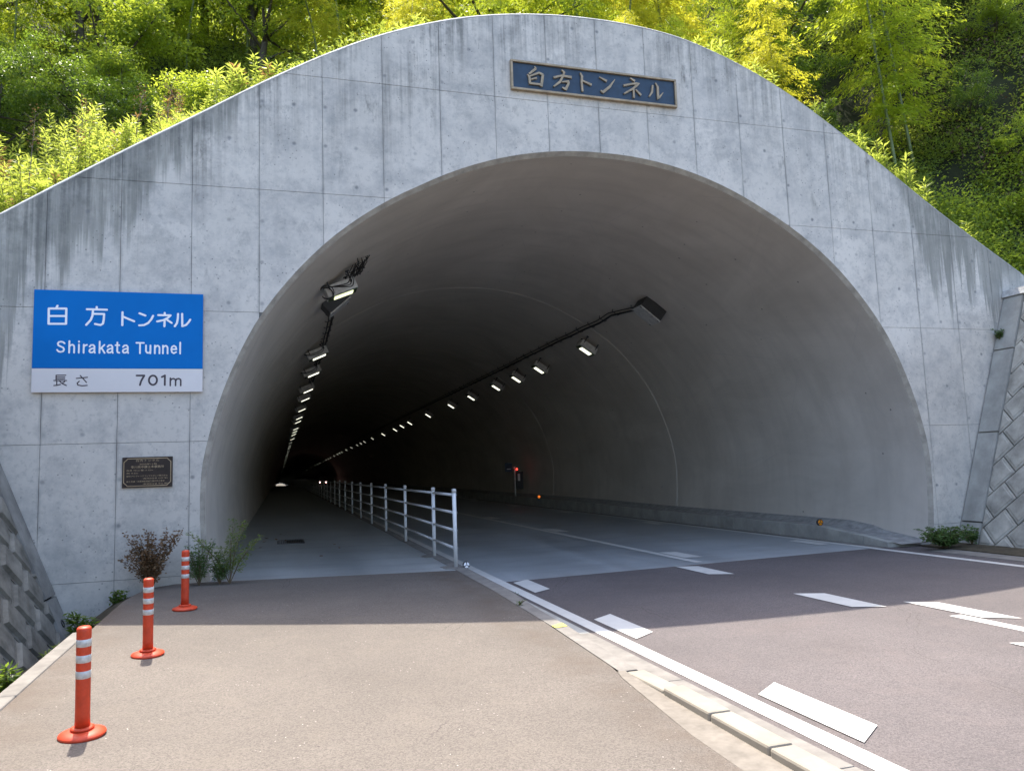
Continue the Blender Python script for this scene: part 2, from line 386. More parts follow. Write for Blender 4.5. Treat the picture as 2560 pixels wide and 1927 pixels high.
L_BAM2 = leafmat('bamboo_leaf_yellow', (.16,.21,.018), (.30,.31,.035), .6, .45, (.90,.86,.07))
L_DARK = leafmat('evergreen_leaf', (.025,.065,.012), (.09,.15,.02), .42, .35, (.34,.50,.05), .5)
L_MID = leafmat('broad_leaf', (.08,.15,.015), (.19,.26,.03), .55, .42, (.66,.78,.07), .45)
L_WEED = leafmat('weed_leaf', (.10,.17,.02), (.27,.32,.05), .52, .5, (.70,.80,.12))
L_WEEDR = leafmat('weed_leaf_reddish', (.16,.075,.03), (.26,.15,.06), .4, .55, (.55,.33,.12))
L_GRASS = leafmat('undergrowth_leaf', (.06,.11,.018), (.16,.22,.035), .5, .5, (.5,.6,.08))
L_DRY = leafmat('dry_brown_leaf', (.12,.06,.032), (.30,.20,.11), .3, .7, (.28,.15,.07), .15)
L_GRN = leafmat('green_shrub_leaf', (.045,.10,.03), (.12,.19,.06), .35, .5, (.25,.38,.09))
L_LITTER = leafmat('leaf_litter', (.09,.06,.04), (.19,.14,.10), .15, .8, (.2,.13,.08), .15)
M_BARK = plain('bark', (.10,.085,.06), .9, nscale=8, var=.5, spec=.2, bump=.4)
M_CULM = plain('bamboo_culm', (.16,.20,.06), .4, nscale=4, var=.35)
M_STEM = plain('plant_stem', (.13,.09,.045), .7, nscale=20, var=.4)
M_TWIG = plain('dry_twig', (.26,.20,.14), .8, nscale=20, var=.4)

# ------------------------------------------------------------------ spine of the tunnel and its profile
def sdx(y): return -5.0*max(0, (y-100)/600)**2 if y > 100 else 0.
def sdz(y): return -11.0*((y-80)/620)**1.5 if y > 80 else 0.
def prof_r(deg):
    return 6.0+float(np.interp(abs(90-deg), [0,30,45,60,80,90,100,110], [-.1,-.06,.04,.1,.07,-.03,-.1,-.17]))
CX, CZ = 4.99, .46
def prof(deg, off=0.):
    a = math.radians(deg); r = prof_r(deg)+off
    return CX+r*math.cos(a), CZ+r*math.sin(a)
LINING = -.06
TH = np.linspace(-8, 188, 85)

# ------------------------------------------------------------------ portal (thing: tunnel)
tunnel = empty('tunnel', (5, YP, 0), 'grey concrete road tunnel with an arched portal wall cut into the wooded hillside', 'tunnel')
arch2d = [prof(d, 0.) for d in TH]
def in_arch(x, z):
    a = math.degrees(math.atan2(z-CZ, x-CX)) 
    if a < -90: a += 360
    if a < -8 or a > 188: 
        return abs(x-CX) < 5.9 and z < CZ
    return math.hypot(x-CX, z-CZ) < prof_r(a)
XJ = [-5.6]+[-4.62]+[-2.01+.87*k for k in range(-2, 18)]+[13.70, 14.6, 15.5]
XJ = sorted(XJ)
ZJ = [-.95,.14,1.87,3.62,5.37,7.12,8.9]
GAP = .003
def cell_polys(x0, x1, z0, z1, extra_inset=GAP):
    """triangulated part of a form panel: inside the rectangle, under the top edge and outside the arch"""
    x0 += extra_inset; x1 -= extra_inset; z0 += extra_inset; z1 -= extra_inset
    if min(top(x) for x in (x0, x1, (x0+x1)/2)) < z0+.02 and max(top(x) for x in (x0, x1)) < z0+.02: return None
    vs = [Vector(p) for p in ((x0,z0),(x1,z0),(x1,z1),(x0,z1))]; es = [(0,1),(1,2),(2,3),(3,0)]
    n = len(vs); xs = np.arange(x0-.15, x1+.16, .075)
    tp = [(x, top(x)-.045) for x in xs]
    if min(p[1] for p in tp) < z1+.05:
        vs += [Vector(p) for p in tp]; es += [(n+i, n+i+1) for i in range(len(tp)-1)]
    n = len(vs); seg = []
    ap = [p for p in [prof(d, 0.) for d in np.linspace(-8,188,170)]]
    for i in range(len(ap)-1):
        a, b = ap[i], ap[i+1]
        if max(a[0],b[0]) > x0-.2 and min(a[0],b[0]) < x1+.2 and max(a[1],b[1]) > z0-.2 and min(a[1],b[1]) < z1+.2:
            m = len(vs); vs += [Vector(a), Vector(b)]; es.append((m, m+1))
    for sx in (ap[0], ap[-1]):
        if x0-.2 < sx[0] < x1+.2 and z0 < sx[1]: m = len(vs); vs += [Vector(sx), Vector((sx[0], -3))]; es.append((m, m+1))
    ov, oe, of, *_ = delaunay_2d_cdt(vs, es, [], 0, 1e-4)
    keep = []
    for f in of:
        c = sum((ov[i] for i in f), Vector((0,0)))/len(f)
        if x0 < c.x < x1 and z0 < c.y < z1 and c.y < top(c.x)-.045 and not in_arch(c.x, c.y): keep.append(list(f))
    if not keep: return None
    area = sum(abs((ov[f[1]]-ov[f[0]]).cross(ov[f[2]]-ov[f[0]]))/2 for f in keep)
    return (ov, keep) if area > .004 else None
for i in range(len(XJ)-1):
    for j in range(len(ZJ)-1):
        r = cell_polys(XJ[i], XJ[i+1], ZJ[j], ZJ[j+1])
        if r is None: continue
        ov, fs = r; used = sorted({k for f in fs for k in f}); idx = {k: q for q, k in enumerate(used)}
        jit = rng.uniform(-.0012, .0012); y0, y1 = YP+jit, YP+.03
        vv = [(ov[k].x, y0, ov[k].y) for k in used]+[(ov[k].x, y1, ov[k].y) for k in used]; n = len(used); ff = []; cnt = {}
        for f in fs:
            g_ = [idx[k] for k in f]
            a, b, c = (Vector((vv[q][0], vv[q][2])) for q in g_)
            if (b-a).cross(c-a) < 0: g_.reverse()
            ff.append(g_)
            for q in range(3): cnt[(g_[q], g_[(q+1) % 3])] = 1
        for (a, b) in list(cnt):
            if (b, a) not in cnt: ff.append([b, a, a+n, b+n])
        pobj('panel', vv, ff, M_WALL, tunnel)
# backing wall behind the panels (shows in the joints) with its thickness
def backing():
    xs = np.arange(-5.6, 15.51, .1); vs = []; es = []
    out = [(x, top(x)-.05) for x in xs]+[(15.5, -1.), (-5.6, -1.)]
    vs = [Vector(p) for p in out]; es = [(i, (i+1) % len(out)) for i in range(len(out))]
    n = len(vs); ap = [(prof(TH[0])[0], -1.2)]+[prof(d, .0) for d in TH]+[(prof(TH[-1])[0], -1.2)]
    vs += [Vector(p) for p in ap]; es += [(n+i, n+i+1) for i in range(len(ap)-1)]
    ov, oe, of, *_ = delaunay_2d_cdt(vs, es, [], 0, 1e-4); fs = []
    for f in of:
        c = sum((ov[i] for i in f), Vector((0,0)))/len(f)
        if -5.6 < c.x < 15.5 and -1 < c.y < top(c.x)-.05 and not in_arch(c.x, c.y): fs.append(list(f))
    vv = [(p.x, YP+.012, p.y) for p in ov]+[(p.x, YP+.55, p.y) for p in ov]; n = len(ov); ff = []; cnt = {}
    for f in fs:
        a, b, c = (ov[q] for q in f)
        if (b-a).cross(c-a) < 0: f.reverse()
        ff.append(f); ff.append([q+n for q in reversed(f)])
        for q in range(3): cnt[(f[q], f[(q+1) % 3])] = 1
    for (a, b) in list(cnt):
        if (b, a) not in cnt: ff.append([b, a, a+n, b+n])
    pobj('wall_core', vv, ff, M_JOINT, tunnel)
backing()
# coping: a thin mortar-finished edge along the top, chamfered to the front
def coping():
    xs = np.arange(-5.6, 15.51, .15); v = []; f = []
    for x in xs:
        t = top(x); dz = (top(x+.05)-top(x-.05))/.1; nrm = Vector((-dz, 1)).normalized()
        def P(a, y): v.append((x+nrm.x*a, y, t+nrm.y*a))
        P(-.043, YP-.002); P(-.030, YP-.003); P(0, YP+.03); P(.0, YP+.56); P(-.05, YP+.56)
    for i in range(len(xs)-1):
        for k in range(4): a = i*5+k; f.append((a, a+5, a+6, a+1))
    pobj('coping', v, f, M_COPE, tunnel)
coping()
# lip of the arch: chamfer and a short barrel
v = []; f = []
for d in TH:
    for off, y in ((.002, YP-.003), (LINING, YP+.062), (LINING, YP+.55)): x, z = prof(d, off); v.append((x, y, z))
for i in range(len(TH)-1):
    for k in range(2): a = i*3+k; f.append((a, a+3, a+4, a+1))
pobj('arch_lip', v[:], [q for n_, q in enumerate(f) if n_ % 2 == 0], M_LIP, tunnel, True)
lip2 = pobj('arch_barrel', v[:], [q for n_, q in enumerate(f) if n_ % 2 == 1], M_LIN, tunnel, True)
# lining segments, V-grooved where they meet
ends = [YP+.55, 20.0]
while ends[-1] < 700: ends.append(ends[-1]+10.5)
for s_ in range(len(ends)-1):
    a, b = ends[s_], ends[s_+1]
    ny = 8 if s_ < 3 else 3
    ys = [a, a+.035, a+.035]+list(np.linspace(a, b, ny)[1:-1])+[b-.035, b-.035, b]
    v = []; f = []
    for k, y in enumerate(ys):
        off = LINING+(.02 if (k in (0, len(ys)-1) and not (s_ == 0 and k == 0)) else 0)
        for d in TH: x, z = prof(d, off); v.append((x+sdx(y), y, z+sdz(y)))
    n = len(TH)
    for k in range(len(ys)-1):
        if ys[k+1]-ys[k] < 1e-6: continue
        for i in range(n-1): q = k*n+i; f.append((q, q+n, q+n+1, q+1))
    pobj('lining_segment', v, f, M_LIN, tunnel, True)

# ------------------------------------------------------------------ ground surfaces
def strip(name, ys, xl, xr, zf, mat, nx=2, parent=None, kind='structure', label=None):
    v = []; f = []
    for y in ys:
        a, b = xl(y), xr(y)
        for i in range(nx): x = a+(b-a)*i/(nx-1); v.append((x+sdx(y), y, zf(x, y)+sdz(y)))
    for j in range(len(ys)-1):
        for i in range(nx-1): q = j*nx+i; f.append((q, q+1, q+nx+1, q+nx))
    o = pobj(name, v, f, mat, parent)
    if kind: o['kind'] = kind
    return o
ZR = -.22
def zl(y): return float(np.interp(y, [-30,0,5,7,9,11,20], [-.12,-.09,-.05,-.01,.03,.04,.04]))
def zs(x, y): return -.025*(x+1)+zl(y)
far = list(np.arange(11, 60, 3))+list(np.arange(60, 701, 8))+[705, 760, 900, 1500, 3200]
# boundary where asphalt meets the tunnel pavement
def yb(x): return 10.70+(x-3.17)*.075
v = []; f = []
xr_ = np.linspace(2.5, 14.5, 25)
for x in xr_: v += [(x, -45, ZR), (x, yb(x), ZR)]
for i in range(len(xr_)-1): f.append((i*2, i*2+2, i*2+3, i*2+1))
road = pobj('road', v, f, M_ROAD); road['kind'] = 'structure'
v = []; f = []; xr_ = np.linspace(2.5, 10.5, 13)
for x in xr_:
    v.append((x, yb(x)+.002, ZR))
    for y in far: v.append((x+sdx(y), max(y, yb(x)+.05), ZR+sdz(y)))
n = len(far)+1
for i in range(len(xr_)-1):
    for j in range(n-1): q = i*n+j; f.append((q, q+n, q+n+1, q+1))
troad = pobj('tunnel_road', v, f, M_TROAD); troad['kind'] = 'structure'
# sidewalk
def xleft(y): return float(np.interp(y, [-30,9.75,10.1,10.4,10.7,10.9,10.97], [-1.67,-1.67,-1.64,-1.60,-1.50,-1.30,-.98]))
def yc(x): return 10.96
ysd = list(np.arange(-30, 4, 2.))+list(np.arange(4, 9.6, .5))+[9.75,9.95,10.1,10.25,10.4,10.55,10.7,10.8,10.9,10.96]
def xr_side(y): return float(np.interp(y, [-30,3,4,5.25,5.35,6.9,11.0], [2.15,2.17,2.2,2.33,2.36,2.40,2.47]))
side = strip('sidewalk', ysd, xleft, xr_side, zs, M_SIDE, 12)
tside = strip('tunnel_sidewalk', [10.962]+[y for y in far if y > 11.5 and y < 702], lambda y: -.98 if y < 13 else -1.0, lambda y: 2.40, zs, M_TSIDE, 6)
# concrete edge of the raised walk, then loose kerb blocks towards the viewer
mb = MB()
ysq = [5.34,6.0,6.9,7.8,9,10,11,12,14,17,20,26,34]+[y for y in far if 40 < y < 702]
v = []; f = []
def edge_x(y): return float(np.interp(y, [5.3,6.9,11], [2.36,2.405,2.40]))
for y in ysq:
    x0 = edge_x(y); wdt = .15 if y < 8 else .20; z = zs(x0, y)+.004; X = sdx(y); Z = sdz(y)
    v += [(x0+X, y, z+Z), (x0+wdt-.012+X, y, z+Z), (x0+wdt+X, y, z-.012+Z), (x0+wdt+.02+X, y, ZR-.05+Z)]
for i in range(len(ysq)-1):
    for k in range(3): q = i*4+k; f.append((q, q+1, q+5, q+4))
f.append((0,1,2,3))
pobj('walk_edge', v, f, M_GUT, tside)
kerb = empty('kerb', (2.5, 3, ZR), kind='structure')
mb = MB(); y1 = 5.30
# backing strip behind the blocks
ys_ = list(np.arange(-20, 5.1, .5))+[5.2, 5.342]; v = []; f = []
for y in ys_:
    v += [(xr_side(y)-.012, y, zs(2.3, y)+.004), (2.405, y, zs(2.3, y)+.004)]
for i in range(len(ys_)-1): q = i*2; f.append((q, q+1, q+3, q+2))
pobj('backing_strip', v, f, M_STRIP, kerb)
L = .575; y = 5.31; k = 0
while y-L > -4:
    zt = zs(2.4, y-L/2)+.055 if k > 0 else zs(2.4, y-L/2)+.03
    if k == 0:
        z1_ = zs(2.4, y)+.008
        b_ = MB().cbox(2.40, 2.545, y-L+.004, y-.004, ZR-.05, zt, .014)
        b_.v = [(a, b, c-(zt-z1_)*max(0, (b-(y-L))/L) if c > ZR+.03 else c) for a, b, c in b_.v]
    else:
        b_ = MB().cbox(2.395+rng.uniform(-.002,.002), 2.545, y-L+.003, y-.003, ZR-.05, zt+rng.uniform(-.001,.001), .016)
    b_.build('kerb_block', M_KERB, kerb, False)
    y -= L; k += 1
MB().cbox(2.395, 2.545, -20, y, ZR-.05, zs(2.4, y)+.055, .016).build('kerb_block', M_KERB, kerb)
# gutter slabs at the foot of the kerb
y = 7.05; 
while y > -6:
    y2 = y-1.78
    MB().cbox(2.548 if y < 5.4 else 2.562, 2.835, y2+.004, y-.004, ZR-.1, ZR+.006, .006).build('gutter_slab', M_GUT, kerb); y = y2
MB().cbox(2.605, 2.835, 7.06, 10.66, ZR-.1, ZR+.004, .006).build('gutter_slab', M_BAND, kerb)
# yellow painted patch on the walk edge
zz = lambda y: zs(2.4, y)+.0085
pobj('yellow_mark', [(2.405,6.83,zz(6.83)),(2.535,6.86,zz(6.86)),(2.535,7.01,zz(7)),(2.405,6.93,zz(6.93))], [(0,1,2,3)], M_YEL, kerb)
# post footings cast a little proud of the walk
for y in (11.3, 12.97):
    n = 14; v = []
    for a in range(n):
        t = 2*math.pi*a/n; r = (.17+rng.uniform(-.03,.03)); v.append((2.41+r*math.cos(t)*.8-.02, y+r*1.25*math.sin(t), zs(2.4, y)+.009))
    v2 = [(a, b, c-.03) for a, b, c in v]
    pobj('post_footing', v+v2, [tuple(range(n))]+[(i, i+n, (i+1) % n+n, (i+1) % n) for i in range(n)], M_GUT, kerb)
# left edge kerb of the sidewalk
v = []; f = []
ysk = list(np.arange(-20, 8, 1.))+[8.0]
MBk = MB()
for i in range(len(ysk)-1):
    pass
kl = empty('edge_kerb', (-1.75, 4, -.1), kind='structure')
y = 8.0
while y > -6:
    l_ = 1.995
    o_ = MB().cbox(-1.80, -1.672, y-l_+.002, y-.002, -.65, 1.0, .012)
    o_.v = [(p, q, r_z if r_z < .5 else r_z-1.0+zl(q)+.028) for p, q, r_z in o_.v]
    o_.build('kerb_block', M_GUT, kl); y -= l_
# road paint (4 mm sheets)
def quad(name, p, z=ZR+.004, parent=road, mat=M_PAINT): return pobj(name, [(a, b, z) for a, b in p], [(0,1,2,3)], mat, parent)
quad('edge_line', [(2.89,-45),(3.04,-45),(3.04,yb(3.0)),(2.89,yb(3.0))])
ztr = ZR+.005
def tline(name, x0, x1, ys):
    v = []; f = []
    for y in ys:
        a = min(1, max(0, (y-12)/20)) if name == 'right_edge_line' else 0
        v += [(x0+sdx(y)+a*.12, y, ztr+sdz(y)), (x1+sdx(y)+a*.12, y, ztr+sdz(y))]
    for i in range(len(ys)-1): q = i*2; f.append((q, q+1, q+3, q+2))
    pobj('edge_line' if 'edge' in name else 'centre_line', v, f, M_PAINT, troad)
yfar = [y for y in far if 12 < y < 702]
tline('edge', 2.89, 3.04, [yb(3)]+yfar); tline('centre', 6.30, 6.45, [11.12]+yfar); tline('right_edge_line', 9.76, 9.90, [yb(9.8)]+yfar)
quad('edge_line', [(9.74,-45),(9.89,-45),(9.89,yb(9.8)),(9.74,yb(9.8))])
quad('centre_line', [(6.29,1.2),(6.44,1.2),(6.44,6.22),(6.29,6.22)], ZR+.0035)
def dashes(x0, x1, ys, sk=.02, parent=road, z=ZR+.0075):
    for a, b in ys: quad('painted_dash', [(x0, a), (x1, a+sk), (x1, b+sk), (x0, b)], z, parent)
dashes(3.11, 3.38, [(9.55,10.52),(6.62,7.62),(3.74,4.74),(.9,1.9),(-2,-1)], .0+.20)
dashes(5.80, 6.12, [(9.86,10.85),(7.0,7.98),(4.15,5.15),(1.3,2.3)], -.15)
dashes(6.47, 6.75, [(6.02,7.0),(3.1,4.1),(.2,1.2)], -.2)
dashes(6.47, 6.78, [(11.75,12.7),(18.0,19.1),(24.15,25.35),(31,32.1),(37.5,38.7)], -.1, troad, ZR+.0085)
dashes(9.42, 9.68, [(12.05,13.0),(18.4,19.4),(24.9,26.2),(31.3,32.5),(38.2,39.6)], .1, troad, ZR+.0085)
dashes(9.42, 9.68, [(5.9,6.9),(2.9,3.9)], .1)
# right-hand verge and its gutter outside the portal
MB().box(10.20, 10.62, -20, 10.35, ZR-.1, ZR+.012).build('verge_gutter', M_GUT, road)
vg = MB().box(10.62, 12.6, -20, 10.955, ZR-.1, ZR+.03).build('verge', M_DITCH, road)
# drain grate in the tunnel walk
gr = empty('drain_grate', (.21, 16.95, 0), 'small black drain grate set in the concrete walk inside the tunnel', 'grate')
b_ = MB(); zg = zs(.2, 17)+.006
b_.box(-.06,.48,16.5,16.53,zg-.02,zg+.004); b_.box(-.06,.48,17.37,17.4,zg-.02,zg+.004); b_.box(-.06,-.03,16.53,17.37,zg-.02,zg+.004); b_.box(.45,.48,16.53,17.37,zg-.02,zg+.004)
b_.build('frame', M_DARK, gr)
b_ = MB()
for k in range(14): b_.box(-.015+k*.034, .0+k*.034, 16.53, 17.37, zg-.02, zg+.001)
b_.build('bars', M_DARK, gr); MB().box(-.03,.45,16.53,17.37,zg-.006,zg-.004).build('pit_shade', M_BLACK, gr)  # black sheet just under the bars stands in for the dark below

# raised inspection walk on the right inside the tunnel: blocks in front, slab behind
walk = empty('inspection_walk', (10.3, 14, 0), kind='structure')
def wtop(y): return float(np.interp(y, [10.9,11.76,12.38,12.98,14.5,20.4,25,40], [-.16,-.06,-.015,.04,.045,.055,.10,.13]))
def wx(y): return 10.105+(.03 if y > 15 else 0)
y = 11.15; k = 0
joint = [11.17,11.76,12.38,12.98]
while joint[-1] < 40: joint.append(joint[-1]+.6)
for a, b in zip(joint[:-1], joint[1:]):
    z0_, z1_ = wtop(a), wtop(b); x = wx(a)
    o_ = MB().cbox(x, x+.14, a+.004, b-.004, ZR-.05, 1.0, .008)
    o_.v = [(p, q, (r if r < .5 else r-1.0+z0_+(z1_-z0_)*(q-a)/(b-a))) for p, q, r in o_.v]
    o_.build('kerb_block', M_BAND, walk)
v = []; f = []; yw = [joint[-1]]+[y for y in far if 42 < y < 702]
for y in yw: v += [(10.135+sdx(y), y, ZR-.02+sdz(y)), (10.135+sdx(y), y, .13+sdz(y)), (10.29+sdx(y), y, .13+sdz(y))]
for i in range(len(yw)-1):
    for k in range(2): q = i*3+k; f.append((q, q+1, q+4, q+3))
o_ = pobj('far_kerb', v, f, M_BAND, walk)
v = []; f = []; yw = list(np.arange(10.99, 40, .5))+[y for y in far if 40 < y < 702]
for y in yw:
    z = wtop(y)-.012; v += [(wx(y)+.13+sdx(y), y, z+sdz(y)), (10.62+sdx(y), y, z+.004+sdz(y)), (10.98+sdx(y), y, z+(.13 if y > 12.4 else .05)+sdz(y))]
for i in range(len(yw)-1):
    for k in range(2): q = i*3+k; f.append((q, q+1, q+4, q+3))
pobj('slab', v, f, M_CONC, walk)
MB().box(9.93, 10.10, 11.2, 40, ZR-.05, ZR+.006).build('gutter_strip', M_GUT, walk)
MB().add([(10.105,11.17,ZR-.05),(10.98,10.99,ZR-.05),(10.98,10.99,-.14),(10.6,10.995,-.17),(10.105,11.17,-.14)], [(0,1,2,3,4)]).build('end_face', M_BAND, walk)

# ------------------------------------------------------------------ block retaining walls with a concrete end band
def local_block(a, b, c=.028, h=.045):
    """truncated block: a along, b across, centred, standing up in +z"""
    x, y = a/2, b/2; k = c
    v = [(-x,-y,0),(x,-y,0),(x,y,0),(-x,y,0),(-x,-y,h*.45),(x,-y,h*.45),(x,y,h*.45),(-x,y,h*.45),(-x+k,-y+k,h),(x-k,-y+k,h),(x-k,y-k,h),(-x+k,y-k,h)]
    f = [(0,1,5,4),(1,2,6,5),(2,3,7,6),(3,0,4,7),(4,5,9,8),(5,6,10,9),(6,7,11,10),(7,4,8,11),(8,9,10,11)]
    return v, f
def retaining(side, x0, z0, slope, ztop, label, flip, M_BLOCK, M_MORT, M_BAND):
    """side=-1 left, +1 right; face starts at (x0, z0) and leans outwards by `slope` per metre of height; runs towards -y"""
    root = empty('retaining_wall', (x0, 6, z0), label, 'wall')
    nz = Vector((side*slope, 0, 1)).normalized()              # up the face
    ny = Vector((0, -1, 0)); nrm = Vector((-side*1, 0, slope)).normalized()   # faces the road
    def W_(u, w, h): return Vector((x0, YP-.01, z0))+ny*u+nz*w+nrm*h
    hgt = (ztop-z0)/nz.z
    # mortar slab
    v = [W_(0,0,-.01), W_(26,0,-.01), W_(26,hgt,-.01), W_(0,hgt,-.01), W_(0,0,-.5), W_(26,0,-.5), W_(26,hgt,-.5), W_(0,hgt,-.5)]
    pobj('mortar_bed', v, [(0,1,2,3),(4,7,6,5),(3,2,6,7),(0,3,7,4),(1,5,6,2),(0,4,5,1)], M_MORT, root)
    # end band in pours
    w0 = 0; bw = .42; cuts = [0, .40, 2.05, 3.65, hgt] if side > 0 else [0, .64, 2.6, 4.1, hgt]
    for a, b in zip(cuts[:-1], cuts[1:]):
        if b <= a: continue
        v = []
        for uu, ww, hh in ((.012,a+.006,0),(bw,a+.006,0),(bw,b-.006,0),(.012,b-.006,0),(.022,a+.014,.05),(bw-.01,a+.014,.05),(bw-.01,b-.014,.05),(.022,b-.014,.05)): v.append(W_(uu, ww, hh))
        pobj('end_band', v, [(0,1,5,4),(1,2,6,5),(2,3,7,6),(3,0,4,7),(4,5,6,7)], M_BAND, root)
    # coping
    v = [W_(0,hgt,.08), W_(26,hgt,.08), W_(26,hgt+.14,.08), W_(0,hgt+.14,.08), W_(0,hgt,-.5), W_(26,hgt,-.5), W_(26,hgt+.14,-.5), W_(0,hgt+.14,-.5)]
    pobj('coping', v, [(0,1,2,3),(4,7,6,5),(3,2,6,7),(0,3,7,4),(1,5,6,2),(0,4,5,1)], M_COPE, root)
    # diagonal courses
    bl, bh = .50, .40; ang = math.radians(45*flip); ca, sa = math.cos(ang), math.sin(ang)
    meshes = {}; stuff = MB(); cnt = 0
    R_ = 60
    cells = []
    for i in range(-R_, R_):
        for j in range(-R_, R_):
            lu = (i+(.5 if j % 2 else 0))*bl; lw = j*bh
            u = bw+.0+lu*ca-lw*sa; w = lu*sa+lw*ca
            if bw-.35 < u < 26 and -.3 < w < hgt+.3: cells.append((u, w))
    cells.sort()
    for u, w in cells:
        pv, pf = local_block(bl-.018, bh-.018)
        # clip the block outline to the band edge / foot / head
        poly_in = [(u+a*ca-b*sa, w+a*sa+b*ca) for a, b, c in pv[:4]]
        def clip(poly, axis, lim, sign):
            out = []
            for k in range(len(poly)):
                p, q = poly[k], poly[(k+1) % len(poly)]; ip = (p[axis]-lim)*sign >= 0; iq = (q[axis]-lim)*sign >= 0
                if ip: out.append(p)
                if ip != iq:
                    t = (lim-p[axis])/(q[axis]-p[axis]); out.append((p[0]+(q[0]-p[0])*t, p[1]+(q[1]-p[1])*t))
            return out
        poly = clip(clip(clip(poly_in, 0, bw+.012, 1), 1, .0, 1), 1, hgt-.01, -1)
        if len(poly) < 3: continue
        ar = abs(sum(poly[k][0]*poly[(k+1) % len(poly)][1]-poly[(k+1) % len(poly)][0]*poly[k][1] for k in range(len(poly))))/2
        if ar < .004: continue
        cxx = sum(p[0] for p in poly)/len(poly); cyy = sum(p[1] for p in poly)/len(poly); n = len(poly)
        hh = .06+rng.uniform(-.010,.010)
        def ins(p, d):
            L_ = math.hypot(p[0]-cxx, p[1]-cyy); t = max(.3, 1-d/max(L_, .02)); return cxx+(p[0]-cxx)*t, cyy+(p[1]-cyy)*t
        rings = [(0, -.01), (0, hh*.35), (.045, hh*.4), (.075, hh)] if side < 0 else [(0, -.01), (0, hh*.45), (.018, hh*.55), (.05, hh*.58), (.07, hh*.75)]
        v = []
        for d, h_ in rings:
            for p in poly: a, b = ins(p, d); v.append(W_(a, b, h_))
        f = []
        for r_ in range(len(rings)-1):
            for k in range(n): q = r_*n; f.append((q+k, q+(k+1) % n, q+n+(k+1) % n, q+n+k))
        f.append(tuple((len(rings)-1)*n+k for k in range(n)))
        if u < 6.2 and cnt < 290:
            pobj('block', v, f, M_BLOCK, root); cnt += 1
        else: stuff.add(v, f)
    o = stuff.build('block', M_BLOCK, root); o['kind'] = 'stuff'
    return root, W_, hgt
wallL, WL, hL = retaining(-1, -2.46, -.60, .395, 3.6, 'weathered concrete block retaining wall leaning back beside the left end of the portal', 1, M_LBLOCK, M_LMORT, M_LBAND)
wallR, WR, hR = retaining(1, 11.43, -.22, .37, 4.2, 'pale diagonal block retaining wall right of the tunnel mouth', 1, M_BLOCK, M_MORT, M_BAND)
# drain pipe ends in the bands
for W_, u, w, nm, rt_ in ((WL, .22, .30, 'weep_pipe', wallL), (WR, .12, .17, 'weep_pipe', wallR)):
    v = []; n = 14
    for h_, r in ((.052, .045), (.062, .045), (.062, .034), (.0, .034)):
        for a in range(n): t = 2*math.pi*a/n; v.append(W_(u+r*math.cos(t), w+r*1.1*math.sin(t), h_))
    f = [(i*n+k, i*n+(k+1) % n, (i+1)*n+(k+1) % n, (i+1)*n+k) for i in range(3) for k in range(n)]+[tuple(3*n+k for k in range(n))]
    pobj(nm, v, f, M_DARK, rt_)

# ------------------------------------------------------------------ terrain
def gz(x, y):
    if y < 11.2: return -.75
    return -14
hx = list(np.arange(-900, -30, 60))+list(np.arange(-30, 31, 6))+list(np.arange(60, 901, 60))
v = []; f = []
gy = [-900,-300,-100,-40,-10,0,11.4,11.8,40,120,400,900,1600,3600]
for y in gy:
    for x in hx: v.append((x, y, -.75 if y < 11.5 else -14.))
n = len(hx)
for j in range(len(gy)-1):
    for i in range(n-1): q = j*n+i; f.append((q, q+1, q+n+1, q+n))
gnd = pobj('ground', v, f, M_DITCH); gnd['kind'] = 'structure'
def hill(x, y):
    t = top(min(max(x, -5.6), 15.5))
    ex = max(0, -5.6-x)*.25+max(0, x-15.5)*.30
    a = min(1, max(0, (y-11.4)/10))
    base = t-.45+ex
    base = base*(1-a)+(6.8+ex*.6)*a
    n_ = .35*math.sin(x*.7+y*.4)+.3*math.sin(x*.31-y*.53+2)
    rr = max(0, min(x, 34)-12.5)*.75*min(1, max(0, (y-11.5)/3.0))
    return base+rr+max(0, y-11.9)*.62+n_*min(1, max(0, (y-12)/3))
v = []; f = []
xs = list(np.arange(-70, 90, 1.25)); ys_ = list(np.arange(11.47, 30, 1.))+list(np.arange(30, 110, 4))
for y in ys_:
    for x in xs: v.append((x, y, hill(x, y)))
n = len(xs)
for j in range(len(ys_)-1):
    for i in range(n-1): q = j*n+i; f.append((q, q+1, q+n+1, q+n))
M_HILL = plain('hillside_soil', (.035,.04,.02), .95, nscale=1.2, var=.55, spec=.1, coords='p', bump=.5)
hl = pobj('hillside', v, f, M_HILL, None, True); hl['kind'] = 'structure'
# banks behind the retaining walls
for side, xa, za in ((-1, -4.35, 3.7), (1, 13.25, 4.3)):
    v = []; f = []
    yy = np.arange(-15.5, 12, 1.5); xx = [0, 2, 5, 10, 20, 50]
    for y in yy:
        for d in xx: v.append((xa+side*d, y, za+d*.30+.2*math.sin(y+d)*min(1, d)))
    n = len(xx)
    for j in range(len(yy)-1):
        for i in range(n-1): q = j*n+i; f.append((q, q+1, q+n+1, q+n) if side > 0 else (q, q+n, q+n+1, q+1))
    o = pobj('bank', v, f, M_HILL, None, True); o['kind'] = 'structure'
# ditch floor between the walk and the left wall
v = []; f = []; yy = np.arange(-20, 10.96, .5)
for y in yy:
    a = float(np.interp(y, [8, 10.5], [0, 1]))
    for k, (x, z) in enumerate(((-1.66, -.10+.11*a), (-1.9, -.5+.42*a), (-2.2, -.52+.25*a), (-2.50, -.50+.02*a))):
        v.append((x, min(y, 10.955), z+.02*math.sin(y*3+k*2)))
for j in range(len(yy)-1):
    for i in range(3): q = j*4+i; f.append((q, q+1, q+5, q+4))
dt = pobj('ditch', v, f, M_DITCH, None, True); dt['kind'] = 'structure'

